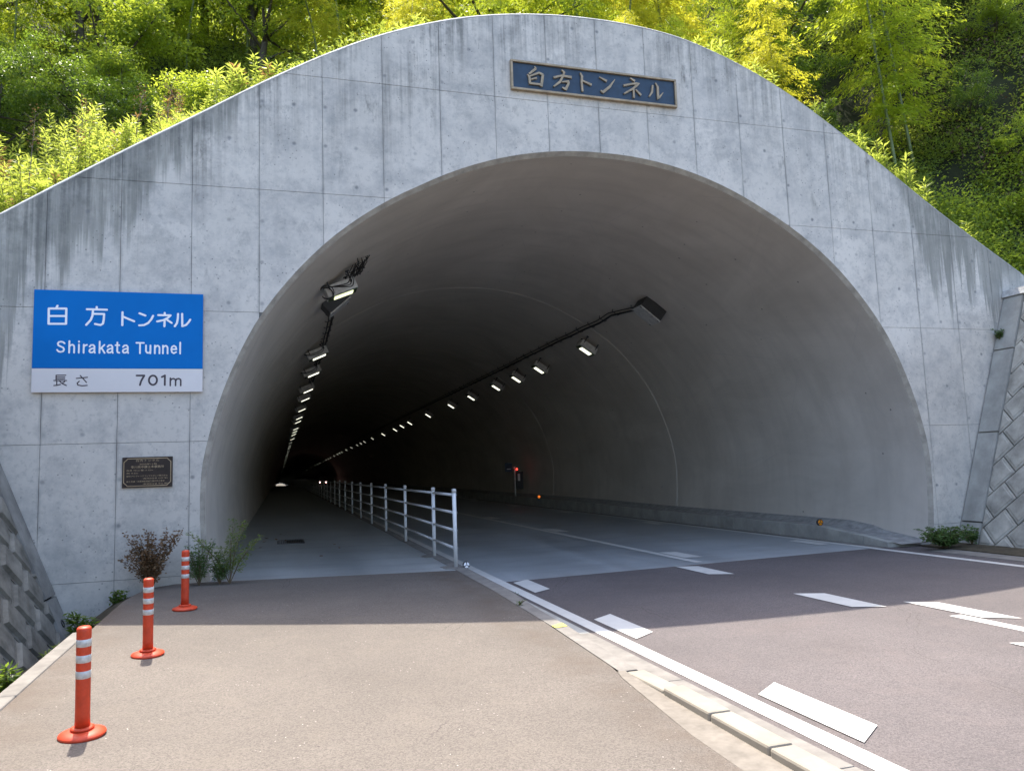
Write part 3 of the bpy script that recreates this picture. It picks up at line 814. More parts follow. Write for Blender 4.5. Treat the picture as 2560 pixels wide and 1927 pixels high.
# ------------------------------------------------------------------ signs
def round_stroke(mb, pts, w, y, n=6):
    """flat rounded stroke in the xz plane, facing the viewer"""
    hw = w/2
    for (x0, z0), (x1, z1) in zip(pts[:-1], pts[1:]):
        d = Vector((x1-x0, z1-z0)); 
        if d.length < 1e-6: continue
        d.normalize(); a0 = math.atan2(d.y, d.x); v = []
        for k in range(n+1): t = a0+math.pi/2+math.pi*k/n; v.append((x0+hw*math.cos(t), y, z0+hw*math.sin(t)))
        for k in range(n+1): t = a0-math.pi/2+math.pi*k/n; v.append((x1+hw*math.cos(t), y, z1+hw*math.sin(t)))
        mb.add(v, [tuple(range(len(v)))]); y -= .00012
    return y
def text_mesh(name, body, x0, x1, z0, z1, y, mat, parent, offset=0., extrude=0., fit=True, size=1., align='LEFT'):
    cu = bpy.data.curves.new('text_tmp', 'FONT'); cu.body = body; cu.offset = offset; cu.extrude = extrude; cu.size = 1; cu.resolution_u = 4
    o = bpy.data.objects.new('text_tmp', cu); C.objects.link(o); bpy.context.view_layer.update()
    me = bpy.data.meshes.new_from_object(o.evaluated_get(bpy.context.evaluated_depsgraph_get()))
    bpy.data.objects.remove(o)
    co = np.zeros(len(me.vertices)*3); me.vertices.foreach_get('co', co); co = co.reshape(-1, 3)
    mn, mx = co.min(0), co.max(0); s = (z1-z0)/(mx[1]-mn[1]); sx = (x1-x0)/(mx[0]-mn[0]) if fit else s
    vv = [(x0+(c[0]-mn[0])*sx, y-c[2], z0+(c[1]-mn[1])*s) for c in co]
    ff = [tuple(p.vertices) for p in me.polygons]; bpy.data.meshes.remove(me)
    return pobj(name, vv, ff, mat, parent)
white = [[(-2.814,3.595),(-2.616,3.6),(-2.615,3.402),(-2.811,3.398),(-2.814,3.595)],[(-2.801,3.499),(-2.622,3.503)],[(-2.717,3.633),(-2.732,3.599)],[(-2.267,3.63),(-2.266,3.598)],[(-2.38,3.597),(-2.148,3.597)],[(-2.309,3.584),(-2.314,3.513),(-2.332,3.459),(-2.383,3.393)],[(-2.305,3.539),(-2.179,3.54),(-2.181,3.468),(-2.19,3.413),(-2.218,3.394),(-2.281,3.407)],[(-1.963,3.569),(-1.963,3.398)],[(-1.96,3.512),(-1.824,3.452)],[(-1.761,3.56),(-1.69,3.531)],[(-1.597,3.53),(-1.619,3.481),(-1.656,3.432),(-1.705,3.404),(-1.762,3.399)],[(-1.457,3.572),(-1.457,3.543)],[(-1.535,3.541),(-1.385,3.541),(-1.416,3.508),(-1.471,3.475),(-1.547,3.456)],[(-1.456,3.485),(-1.459,3.393)],[(-1.427,3.479),(-1.371,3.44)],[(-1.294,3.564),(-1.296,3.501),(-1.306,3.439),(-1.332,3.396)],[(-1.244,3.565),(-1.24,3.398),(-1.193,3.417),(-1.162,3.455),(-1.143,3.489)]]
dark = [[(-2.709,2.675),(-2.71,2.74),(-2.601,2.741)],[(-2.71,2.716),(-2.613,2.716)],[(-2.709,2.694),(-2.612,2.694)],[(-2.734,2.673),(-2.591,2.673)],[(-2.701,2.673),(-2.7,2.612),(-2.659,2.624)],[(-2.732,2.61),(-2.7,2.612)],[(-2.673,2.67),(-2.639,2.635),(-2.592,2.61)],[(-2.611,2.661),(-2.639,2.638)],[(-2.481,2.7),(-2.355,2.714)],[(-2.437,2.737),(-2.364,2.648)],[(-2.447,2.663),(-2.47,2.64),(-2.462,2.616),(-2.415,2.605),(-2.355,2.611)]]
SY = YP-.052
sg = empty('tunnel_sign', (-1.98, YP-.03, 2.52), 'large blue and white name board left of the tunnel mouth', 'sign')
MB().cbox(-2.985,-.985,SY,SY+.03,2.83,3.838,.003).build('blue_panel', M_BLUE, sg)
MB().cbox(-2.985,-.985,SY,SY+.03,2.522,2.827,.003).build('white_panel', M_SIGNW, sg)
MB().box(-2.9,-1.07,SY+.032,YP-.003,2.62,2.66).box(-2.9,-1.07,SY+.032,YP-.003,3.68,3.72).build('bracket', M_STEEL, sg)
for set_, groups, w_, m_ in ((white, ((0,3),(3,7),(7,9),(9,11),(11,15),(15,17)), .026, M_LETW), (dark, ((0,8),(8,11)), .0135, M_LETD)):
    for a, b in groups:
        mb = MB(); yy_ = SY-.0015
        for s_ in set_[a:b]: round_stroke(mb, s_, w_, yy_); yy_ -= .00025
        mb.build('character', m_, sg)
GL = {'S': [[(84,104),(68,118),(45,123),(22,117),(12,99),(20,80),(45,68),(70,56),(80,37),(72,15),(45,7),(20,13),(7,30)]],
 'h': [[(10,0),(10,130)],[(10,66),(24,86),(45,90),(60,78),(63,60),(63,0)]], 'i': [[(8,0),(8,92)],[(8,122),(8,128)]], 'r': [[(10,0),(10,92)],[(10,62),(22,82),(44,90)]],
 'a': [[(10,70),(24,88),(48,90),(62,74),(62,14),(68,2)],[(62,54),(34,48),(12,36),(8,18),(20,4),(42,6),(62,22)]], 'k': [[(10,0),(10,130)],[(62,92),(12,40)],[(30,58),(66,0)]],
 't': [[(22,122),(22,22),(30,6),(46,5)],[(3,90),(44,90)]], 'T': [[(2,120),(86,120)],[(44,120),(44,0)]], 'u': [[(10,92),(10,26),(24,6),(44,6),(60,22)],[(60,92),(60,0)]],
 'n': [[(10,0),(10,92)],[(10,62),(24,84),(44,90),(60,78),(63,60),(63,0)]], 'e': [[(12,50),(66,50),(60,78),(38,91),(16,78),(9,48),(16,16),(38,3),(64,18)]], 'l': [[(8,0),(8,130)]],
 '7': [[(4,114),(88,114),(70,84),(52,48),(42,8)]], '0': [[(56+44*math.cos(t_), 62+52*math.sin(t_)) for t_ in np.linspace(0, 2*math.pi, 25)]], '1': [[(8,98),(42,114)],[(42,116),(42,8)]],
 'm': [[(8,8),(8,92)],[(8,60),(22,82),(44,87),(64,76),(67,60),(67,8)],[(67,60),(80,82),(102,87),(122,76),(125,60),(125,8)]]}
for seq, x0_, sc_, zb_, w_, m_ in (((('S',408),('h',533),('i',638),('r',688),('a',752),('k',860),('a',948),('t',1042),('a',1118),('T',1273),('u',1374),('n',1474),('n',1566),('e',1663),('l',1765)), -2.714, .001063, 3.030, .0205, M_LETW),
                        ((('7',1287),('0',1415),('1',1560)), -1.787, .001087, 2.604, .0235, M_LETD), ((('m',1655),), -1.787, .001087, 2.596, .0195, M_LETD)):
    first = seq[0][1] if seq[0][0] != 'm' else 1287
    for ch, px_ in seq:
        mb = MB(); yy_ = SY-.0015
        for st_ in GL[ch]: yy_ = round_stroke(mb, [(x0_+(px_-first+p[0])*sc_, zb_+p[1]*sc_*1.08) for p in st_], w_, yy_)-.0001
        mb.build('character', m_, sg)

plq = [[(3.864,7.66,.013),(3.883,7.626,.034),(3.768,7.525,.028)],[(3.743,7.518,.016),(3.77,7.475,.031),(3.78,7.361,.034)],[(3.781,7.491,.021),(3.935,7.564,.028),(4.003,7.536,.036)],[(4.0,7.541,.036),(3.963,7.339,.039)],[(3.8,7.44,.018),(3.896,7.473,.026)],[(3.776,7.371,.028),(3.957,7.372,.028)],[(4.32,7.657,.018),(4.363,7.623,.031),(4.34,7.565,.023)],[(4.178,7.513,.031),(4.316,7.562,.026),(4.486,7.553,.036)],[(4.333,7.549,.028),(4.285,7.456,.034),(4.172,7.363,.021)],[(4.319,7.457,.018),(4.431,7.477,.036),(4.421,7.428,.034),(4.376,7.338,.039),(4.318,7.365,.016)],[(4.637,7.649,.021),(4.667,7.589,.034),(4.656,7.499,.031),(4.663,7.336,.028)],[(4.672,7.519,.021),(4.827,7.465,.036)],[(4.968,7.617,.013),(5.098,7.561,.036)],[(4.98,7.392,.016),(5.02,7.364,.039),(5.14,7.467,.036),(5.242,7.605,.01)],[(5.519,7.663,.016),(5.601,7.62,.036)],[(5.394,7.521,.031),(5.548,7.566,.026),(5.671,7.588,.039),(5.559,7.485,.031),(5.394,7.381,.021)],[(5.57,7.498,.026),(5.566,7.328,.031)],[(5.608,7.475,.021),(5.702,7.388,.034)],[(5.923,7.587,.023),(5.904,7.464,.031),(5.849,7.382,.016)],[(5.975,7.633,.016),(6.014,7.567,.034),(6.009,7.358,.036),(6.108,7.479,.01)]]
np_ = empty('name_plaque', (4.92, YP-.02, 7.24), 'long navy name plaque with raised bronze characters above the arch', 'plaque')
X0, X1, Z0, Z1 = 3.468, 6.362, 7.248, 7.738; fy = YP-.062; t_ = .036
MB().box(X0+.02,X1-.02,YP-.030,YP-.003,Z0+.02,Z1-.02).build('back_plate', M_NAVY, np_)
for b4 in ((X0,X1,Z1-t_,Z1),(X0,X1,Z0,Z0+t_),(X0,X0+t_,Z0+t_+.001,Z1-t_-.001),(X1-t_,X1,Z0+t_+.001,Z1-t_-.001)):
    MB().cbox(b4[0],b4[1],fy,YP-.003,b4[2],b4[3],.006).build('frame', M_BRASS, np_)
def brush(mb, pts, y0, y1):
    """raised brush stroke with changing width"""
    P = [Vector((p[0], p[1])) for p in pts]; ws = [p[2]*.5*1.12 for p in pts]; Lf = []; Rt = []
    Q = []; Wq = []
    for i in range(len(P)-1):
        for k in range(3): t = k/3; Q.append(P[i].lerp(P[i+1], t)); Wq.append(ws[i]*(1-t)+ws[i+1]*t)
    Q.append(P[-1]); Wq.append(ws[-1])
    for i, p in enumerate(Q):
        d = (Q[min(i+1, len(Q)-1)]-Q[max(i-1, 0)]).normalized(); nn = Vector((-d.y, d.x))
        Lf.append(p+nn*Wq[i]); Rt.append(p-nn*Wq[i])
    n = len(Q); v = [(p.x, y0, p.y) for p in Lf]+[(p.x, y0, p.y) for p in Rt]+[(p.x, y1, p.y) for p in Lf]+[(p.x, y1, p.y) for p in Rt]; f = []
    for i in range(n-1):
        f += [(i, i+1, n+i+1, n+i), (i, 2*n+i, 2*n+i+1, i+1), (n+i, n+i+1, 3*n+i+1, 3*n+i)]
    f += [(0, n, 3*n, 2*n), (n-1, 3*n-1, 4*n-1, 2*n-1)]
    mb.add(v, f)
for a, b in ((0,6),(6,10),(10,12),(12,14),(14,18),(18,20)):
    mb = MB()
    for q_, s_ in enumerate(plq[a:b]): brush(mb, s_, YP-.060-q_*.0003, YP-.0305)
    mb.build('character', M_BRASS, np_)

pk = empty('builder_plate', (-1.64, YP-.02, 1.29), 'small dark bronze record plate with fine lettering below the blue sign', 'plaque')
x0, x1, z0, z1 = -1.937, -1.342, 1.292, 1.682
MB().cbox(x0,x1,YP-.028,YP-.003,z0,z1,.004).build('plate', M_PLATE, pk)
mb = MB(); c_ = .045; q = .02; yb_ = YP-.0295
loop = [(x0+q,z0+q+c_),(x0+q+c_*.5,z0+q+c_*.55),(x0+q+c_,z0+q),(x1-q-c_,z0+q),(x1-q-c_*.5,z0+q+c_*.55),(x1-q,z0+q+c_),(x1-q,z1-q-c_),(x1-q-c_*.5,z1-q-c_*.55),(x1-q-c_,z1-q),(x0+q+c_,z1-q),(x0+q+c_*.5,z1-q-c_*.55),(x0+q,z1-q-c_),(x0+q,z0+q+c_)]
round_stroke(mb, loop, .010, yb_); mb.build('border', M_BRASS, pk)
lines = [('白方トンネル', -1.775, -1.500, .030, .0), ('2020年11月', -1.735, -1.535, .022, .043), ('香川県中讃土木事務所', -1.835, -1.445, .032, .083), ('延長 701m 幅 11.25m', -1.885, -1.575, .020, .120),
         ('高 4.5m', -1.885, -1.750, .020, .155), ('設計:パシフィックコンサルタンツ株式会社', -1.885, -1.400, .021, .193), ('(管理技術者 山田 宣)', -1.690, -1.400, .019, .226),
         ('施工:佐藤・松尾特定建設工事共同企業体', -1.885, -1.435, .021, .262), ('(監理技術者 平山 博)', -1.690, -1.400, .019, .296)]
for bdy, a, b, hh, dz in lines:
    text_mesh('lettering', bdy, a, b, 1.622-dz, 1.622-dz+hh, YP-.0295, M_BRASS, pk, .004)
for sx in (x0+.016, x1-.016):
    for sz in (z0+.016, z1-.016): MB().tube([(sx, YP-.0275, sz), (sx, YP-.033, sz)], .006, 8).build('screw', M_BROWN, pk)

# ------------------------------------------------------------------ bollards
def make_bollard():
    root = empty('bollard', (0,0,0))
    MB().lathe([(.118,0),(.124,.010),(.120,.020),(.085,.032),(.052,.038)],0,0,32).build('base', M_ORANGE, root, True)
    MB().lathe([(.055,.0385),(.062,.041),(.060,.050),(.046,.054)],0,0,24).build('collar', M_ORANGE, root, True)
    MB().lathe([(.040,.054),(.0385,.12),(.0385,.585),(.037,.600),(.030,.607),(.0,.609)],0,0,32).build('post', M_ORANGE, root, True)
    for k in range(3):
        zc = .520-k*.088
        MB().lathe([(.0386,zc-.021),(.0399,zc-.020),(.0399,zc+.020),(.0386,zc+.021)],0,0,32).build('reflective_band', M_REFL, root, True)
    return root
boll = make_bollard(); bk = tree_of(boll)
bl_spots = [(-1.075, 5.06, 'orange bollard with silver bands closest to the viewer', 2),
            (-1.015, 6.92, 'orange striped bollard standing in the sun just short of the shadow', -3),
            (-.955, 8.88, 'orange striped bollard standing in the portal shadow in front of the weeds', 1)]
for i, (x, y, lb, rz) in enumerate(bl_spots):
    o = boll if i == 0 else copy_tree(boll, bk)
    o.location = (x, y, zs(x, y)+.001); o.rotation_euler = (math.radians([3.2,3.2,1.0][i]), math.radians([.3,.5,.2][i]), math.radians(rz))
    tag(o, lb, 'bollard', 'orange bollards along the sidewalk')
# ------------------------------------------------------------------ fence
fence = empty('pedestrian_fence', (2.47, 11.3, zs(2.4, 11.3)), 'white tubular steel railing with four rails between the walkway and the tunnel road', 'fence')
FX = 2.47; posts = [11.30, 12.95]+[12.95+3.08*k for k in range(1, 60)]
pm = {}
cap_me = rail_me = post_me = None
def zbase(y): return zs(2.4, min(y, 20))+.008+sdz(y)
zb0 = zbase(11.3)
def shared(name, builder, mat, parent, loc, cache, smooth=True):
    if name not in cache:
        o = builder().build(name, mat, None, smooth); cache[name] = o.data; C.objects.unlink(o); bpy.data.objects.remove(o)
    o = bpy.data.objects.new(name, cache[name]); C.objects.link(o); o.parent = parent
    off = Vector(parent.location)
    if parent.parent is not None: off = Vector((0,0,0))
    o.location = Vector(loc)-off if parent.parent is None else loc
    return o
for i, y in enumerate(posts):
    if y > 150: break
    X = FX+sdx(y)
    p = shared('post', lambda: MB().lathe([(.030,0),(.030,1.08)],0,0,14), M_WHITE, fence, (X, y, zbase(y)), pm)
    if y < 40:
        c = bpy.data.objects.new('post_cap', pm.setdefault('cap', MB().lathe([(.034,1.078),(.0345,1.118),(.030,1.132),(.012,1.138)],0,0,14).build('post_cap', M_REFL, None, True).data))
        C.objects.link(c); c.parent = p
for o in list(bpy.data.objects):
    if o.name.startswith('post_cap') and o.parent is None: bpy.data.objects.remove(o)
RH = (1.045, .785, .525, .265)
for i in range(len(posts)-1):
    a, b = posts[i], posts[i+1]
    if b > 150: break
    for h_ in RH:
        b_ = MB().tube([(FX+sdx(a)+.0, a+.032, zbase(a)+h_), (FX+sdx(b), b-.032, zbase(b)+h_)], .0195, 8 if a < 40 else 5)
        if a < 30: b_.tube([(FX, a+.028, zbase(a)+h_), (FX, a+.07, zbase(a)+h_)], .028, 8)
        b_.build('rail', M_WHITE, fence, True)
for h_ in RH: MB().tube([(FX+.03, 11.30, zb0+h_), (FX+.044, 11.30, zb0+h_)], .009, 8).build('bolt', M_STEEL, fence)
# ------------------------------------------------------------------ delineators
def delineator(x, y, z, r, matf, label, facing=-1):
    root = empty('delineator', (x, y, z), label, 'reflector')
    MB().tube([(x, y+.035, z+r), (x, y-.004, z+r)], r, 20).build('housing', M_DARK, root)
    v = []; n = 18
    b_ = MB()
    for k in range(3):
        a0 = math.radians(90+120*k+9); a1 = math.radians(90+120*(k+1)-9)
        pts = [(x, y-.010, z+r)]+[(x+r*.84*math.cos(a0+(a1-a0)*q/6), y-.006, z+r+r*.84*math.sin(a0+(a1-a0)*q/6)) for q in range(7)]
        cxm = sum(p[0] for p in pts)/8; czm = sum(p[2] for p in pts)/8
        pts = [(cxm+(p[0]-cxm)*.9, p[1], czm+(p[2]-czm)*.9) for p in pts]
        b_.add(pts, [tuple(reversed(range(8)))])
    b_.build('reflector', matf, root)
    MB().box(x-.02, x+.02, y-.0, y+.03, z-.005, z+.02).build('bracket', M_STEEL, root)
    return root
delineator(2.60, 11.17, zs(2.4, 11)-.012, .052, M_LETW, 'round white reflector with dark three-way frame at the foot of the end fence post')
delineator(10.19, 13.0, wtop(13.0)-.005, .066, M_AMBER, 'round amber reflector on the right kerb close to the tunnel mouth')
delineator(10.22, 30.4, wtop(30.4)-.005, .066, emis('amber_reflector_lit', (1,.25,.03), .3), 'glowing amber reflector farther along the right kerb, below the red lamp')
# ------------------------------------------------------------------ emergency call post
ep = empty('emergency_post', (10.3, 33.8, .12), 'dim emergency call post with a glowing red lamp by the right tunnel wall', 'post')
MB().tube([(10.24, 33.8, .1), (10.24, 33.8, 1.45)], .035, 10).build('pole', M_GREYBOX, ep)
MB().cbox(10.30,10.62,33.74,33.9,.42,1.22,.01).build('cabinet', M_DARK, ep)
MB().lathe([(.045,0),(.045,.05),(.03,.09),(.0,.1)],10.30,33.66,14,1.28).build('lamp', M_RED, ep, True)
MB().cbox(9.78,10.12,33.75,33.79,1.22,1.62,.008).build('notice', M_NAVY, ep); MB().box(9.86,10.04,33.742,33.748,1.33,1.36).build('lettering', M_LETW, ep)
MB().box(10.36,10.46,33.725,33.737,.80,1.12).build('label_plate', M_SIGNW, ep)
MB().box(10.12,10.24,33.76,33.79,1.38,1.42).build('arm', M_GREYBOX, ep)

# ------------------------------------------------------------------ tunnel lamps
def lamp_local(lit, near):
    """local frame: x along the vault (tangent), y along the tunnel, z away from the vault"""
    root = empty('tunnel_lamp', (0,0,0))
    hz = .12
    MB().cbox(-.28,.28,-.19,.19,hz,hz+.20,.012).build('housing', M_GREYBOX, root)
    MB().box(-.265,.265,-.175,.175,hz+.201,hz+.212).build('glass_frame', M_LGLASS, root)
    MB().box(-.19,.16,-.11,.12,hz+.213,hz+.222).build('glass', M_LAMPN if near else M_LAMP, root)
    b_ = MB()
    for sx in (-.2, .2):
        b_.box(sx-.012, sx+.012, -.22, -.19, -.0, hz+.08); b_.box(sx-.012, sx+.012, -.22, .16, hz+.06, hz+.08); b_.box(sx-.03, sx+.03, -.26, -.18, -.005, .01)
        b_.box(sx-.012, sx+.012, .19, .22, 0, hz+.08); b_.box(sx-.03, sx+.03, .18, .26, -.005, .01)
    b_.build('bracket', M_DARK, root)
    return root
protoN = lamp_local(True, True); kn = tree_of(protoN)
proto = lamp_local(True, False); kp = tree_of(proto)
b_ = MB().box(-.15,.15,-.13,.13,.17,.29); farproto = b_.build('tunnel_lamp', [M_GREYBOX, M_LAMPF], None)
for p_ in farproto.data.polygons:
    if p_.normal.z > .9: p_.material_index = 1
def place_lamp(o, deg, y, tilt=0.):
    a = math.radians(deg); x, z = prof(deg, LINING)
    # axes: tangent, tunnel, inward normal
    nv = Vector((-math.cos(a), 0, -math.sin(a))); yv = Vector((0, 1, 0)); tv = yv.cross(nv)
    R3 = Matrix((tv, yv, nv)).transposed().to_4x4()
    o.matrix_world = Matrix.Translation((x+sdx(y), y, z+sdz(y))) @ R3 @ Matrix.Rotation(tilt, 4, 'Y')
LR = [20.9,25.2,27.9,30.8,35.2,39.7,46.3,53.3,56.9,60.8,68,76.6,84,88,92.4,100,108,116,120,125,133,142.5,149,156,166,180,189.5,201,228,262,300,345,400,470,560]
LLs = [20.8,24.5,29.3,32.7,38.0,43.3,46.5,53.3,56.9,60.8,68,76.6,84,88,92.4,100,108,116,120,125,133,142.5,149,156,166,180,189.5,201,228,262,300,345,400,470,560]
ORD = ['first','second','third','fourth','fifth','sixth','seventh','eighth','ninth','tenth','eleventh','twelfth','thirteenth','fourteenth','fifteenth','sixteenth','seventeenth','eighteenth','nineteenth','twentieth']
ORD += ['twenty-'+q for q in ORD[:9]]+['thirtieth']+['thirty-'+q for q in ORD[:9]]; ordn = ORD
place_lamp(protoN, 132.6, 13.75, .35)
tag(protoN, 'large boxy lamp with yellow-green glass and looped cables high on the left vault', 'lamp', 'lamps along the left of the vault')
usedp = False; usedf = False
for sd, ys, deg, tl in (('right', LR, 50.0, -.12), ('left', LLs, 133.8, .35)):
    for i, y in enumerate(ys):
        if y < 70:
            if not usedp: o = proto; usedp = True
            else: o = copy_tree(proto, kp)
        else:
            if not usedf: o = farproto; usedf = True
            else: o = farproto.copy(); C.objects.link(o)
        if sd == 'left' and y < 70: o.scale = (1, 1, 1)
        place_lamp(o, deg+(-.5 if sd == 'right' and y > 60 else 0), y, tl)
        lab = (f'{ordn[i]} lit lamp from the mouth in the {sd} row under the tunnel vault' if sd == 'right' else f'{ordn[i]} small lit lamp deeper in the left row, after the large box lamp') if i < 10 else f'{ordn[i]} lamp from the mouth in the {sd} row, tiny with distance'
        tag(o, lab, 'lamp', f'lamps along the {sd} of the vault' if i < 10 else f'far lamps of the {sd} row')
def vault_box(name, deg, y, w, l, h, label, lidmat):
    root = empty(name, (0,0,0), label, 'box')
    MB().cbox(-w/2,w/2,-l/2,l/2,.0,h,.008).build('body', M_DARK, root)
    MB().cbox(-w/2-.006,w/2+.006,-l/2-.006,l/2+.006,h+.001,h+.025,.006).build('lid', lidmat, root)
    b = MB()
    for sx in (-w/2+.04, w/2-.04):
        for sy in (-l/2+.04, l/2-.04): b.box(sx-.02, sx+.02, sy-.012, sy+.012, h+.0255, h+.035)
    b.build('latch', M_DARK, root)
    place_lamp(root, deg, y); return root
vault_box('junction_box', 132.2, 15.5, .52, .5, .24, 'grey junction box on the left vault just behind the large box lamp', M_GREYBOX)
vault_box('junction_box', 52.3, 16.5, .62, .5, .30, 'grey junction box on the right side of the vault where the cables start', M_GREYBOX)
# cables along the vault
def vpt(deg, y, off=-.02): x, z = prof(deg, LINING+off); return (x+sdx(y), y, z+sdz(y))
def cable_run(seq, r, label, clips, n=6):
    pts = [vpt(d, y, o) for d, y, o in seq]; o_ = MB().tube(pts, r, n)
    return o_
for sd, path_, lb in (('right', [(53.2,16.75),(54.6,17.6),(55.6,18.3),(55.0,19.2),(55.3,20.5),(55.4,23),(55.2,30),(55.2,60),(55.2,100)], 'pair of black cables clipped along the right of the vault'),
                  ('left', [(131.8,15.75),(131.6,16.5),(131.0,18),(130.6,19.6),(130.4,21),(130.2,25),(130.2,40),(130.2,60),(130.2,100)], 'pair of black cables clipped along the left of the vault')):
    root = empty('cable_run', vpt(path_[0][0], path_[0][1]), lb, 'cable')
    fine = []
    for (d0, y0), (d1, y1) in zip(path_[:-1], path_[1:]):
        nn_ = 5 if y1 < 31 else 3
        for k in range(nn_): t = k/nn_; fine.append((d0+(d1-d0)*t, y0+(y1-y0)*t))
    fine.append(path_[-1])
    for dd, r, off in ((-.45, .024, -.045), (.55, .013, -.04)):
        MB().tube([vpt(d+dd+.06*math.sin(y*2.3), y, off-.012*abs(math.sin(y*1.7))) for d, y in fine], r, 6).build('cable', M_BLACK, root, True)
    y = path_[0][1]+.4
    while y < 40:
        d = float(np.interp(y, [p[1] for p in path_], [p[0] for p in path_]))
        a, b = vpt(d-1.1, y, -.01), vpt(d+1.2, y, -.01); c1 = vpt(d-.8, y, -.075); c2 = vpt(d+.9, y, -.065)
        MB().tube([a, c1, c2, b], .010, 5).build('clip', M_DARK, root); y += .85
# loose cable bundle above the first left lamp
root = empty('cable_bundle', vpt(129, 13.7), 'tangle of thin black cables hanging above the large left lamp', 'cable')
mb = MB()
for k in range(13):
    d0 = 127.6+rng.uniform(-1.8,2.0); y0 = 13.62+rng.uniform(-.3,.3); pts = []
    for q in range(8):
        t = q/7; pts.append(vpt(d0+(rng.uniform(-1.,1.)+2.0*math.sin(t*3.1))*.8+t*1.2, y0+rng.uniform(-.12,.12)+(t-.5)*.3, -.03-.13*math.sin(math.pi*t)-rng.uniform(0,.03)))
    mb.tube(pts, .0075, 5)
for k in range(3):
    pts = []
    for q in range(12):
        t = q/11; pts.append(vpt(129.2+t*6.8+(.5*math.sin(t*6.3)), 13.45-.14*math.sin(math.pi*t)-k*.05, -.06-(.20+.05*k)*math.sin(math.pi*t)))
    mb.tube(pts, .009, 5)
for k in range(2):
    pts = []
    for q in range(14):
        t = q/13*2*math.pi*.8; pts.append(vpt(136.0+1.15*math.cos(t)*(1-.15*k), 13.45+.10*k, -.14-.12*math.sin(t)))
    mb.tube(pts, .009, 5)
mb.build('cables', M_BLACK, root, True)
for nm, yy0 in (('near', 20.8), ('next', 24.5)):
    r_ = empty('cable_loop', vpt(136.5, yy0), f'thin black cable loop beside the {"second" if nm=="near" else "third"} left lamp', 'cable')
    mb = MB()
    for k in range(3): mb.tube([vpt(130.8+q/9*6.3+.4*math.sin(q), yy0-.25+.04*k, -.03-(.2+.05*k)*math.sin(math.pi*q/9)) for q in range(10)], .009, 5)
    mb.build('cables', M_BLACK, r_, True)
# small reflectors on the far walls; faint emission stands in for returned light
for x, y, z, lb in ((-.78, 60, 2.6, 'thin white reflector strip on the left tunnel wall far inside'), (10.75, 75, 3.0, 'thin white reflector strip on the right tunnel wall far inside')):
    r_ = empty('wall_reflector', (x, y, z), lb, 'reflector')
    MB().box(x-.06, x+.06, y, y+.02, z-.25, z+.25).build('strip', emis('reflector_glow_'+('a' if x < 0 else 'b'), (.8,.8,.8), .10), r_); MB().box(x-.08, x+.08, y+.021, y+.04, z-.28, z+.28).build('backing', M_DARK, r_)

# ------------------------------------------------------------------ oncoming car deep in the tunnel
def car(x, y, z):
    root = empty('oncoming_car', (x, y, z), 'small oncoming car with bright headlights deep inside the tunnel', 'car')
    M_PAINTC = plain('car_paint', (.12,.12,.13), .3, .3, nscale=3, var=.2); M_GL = plain('car_glass', (.02,.025,.03), .1, nscale=3, var=.2)
    w = .74
    def sec(yy, hw, zb, zt, hwt): return [(x-hw,yy,z+zb),(x+hw,yy,z+zb),(x+hw,yy,z+(zb+zt)*.6),(x+hwt,yy,z+zt),(x-hwt,yy,z+zt),(x-hw,yy,z+(zb+zt)*.6)]
    secs = [sec(y,w*.92,.28,.80,w*.8),sec(y+.12,w,.22,.88,w*.86),sec(y+.75,w,.20,1.0,w*.9),sec(y+1.35,w,.20,1.60,w*.78),sec(y+2.1,w,.20,1.68,w*.78),sec(y+3.1,w,.20,1.62,w*.78),sec(y+3.35,w*.97,.25,1.2,w*.85)]
    v = [p for s_ in secs for p in s_]; f = [tuple(reversed(range(6)))]+[tuple(36+k for k in range(6))]
    for i in range(6):
        for k in range(6): f.append((i*6+k, i*6+(k+1) % 6, (i+1)*6+(k+1) % 6, (i+1)*6+k))
    pobj('body', v, f, M_PAINTC, root)
    pobj('windscreen', [(x-.6,y+.80,z+1.04),(x+.6,y+.80,z+1.04),(x+.53,y+1.28,z+1.53),(x-.53,y+1.28,z+1.53)], [(0,1,2,3)], M_GL, root)
    for sx in (-1, 1):
        MB().tube([(x+sx*.61, y-.01, z+.66), (x+sx*.61, y-.05, z+.66)], .13, 14).build('headlight', M_HEAD, root)
        MB().tube([(x+sx*.84, y+1.15, z+1.0), (x+sx*.84, y+1.25, z+1.0)], .08, 8).build('mirror', M_PAINTC, root)
        for yy in (.55, 2.75):
            wl = MB().tube([(x+sx*.60, y+yy, z+.27), (x+sx*.745, y+yy, z+.27)], .27, 18).build('wheel', M_BLACK, root); MB().tube([(x+sx*.745, y+yy, z+.27), (x+sx*.752, y+yy, z+.27)], .16, 14).build('rim', M_STEEL, root)
    MB().box(x-.3,x+.3,y-.02,y-.005,z+.42,z+.53).build('number_plate', M_YEL, root)
car(8.0, 156, ZR+sdz(156)+.0)
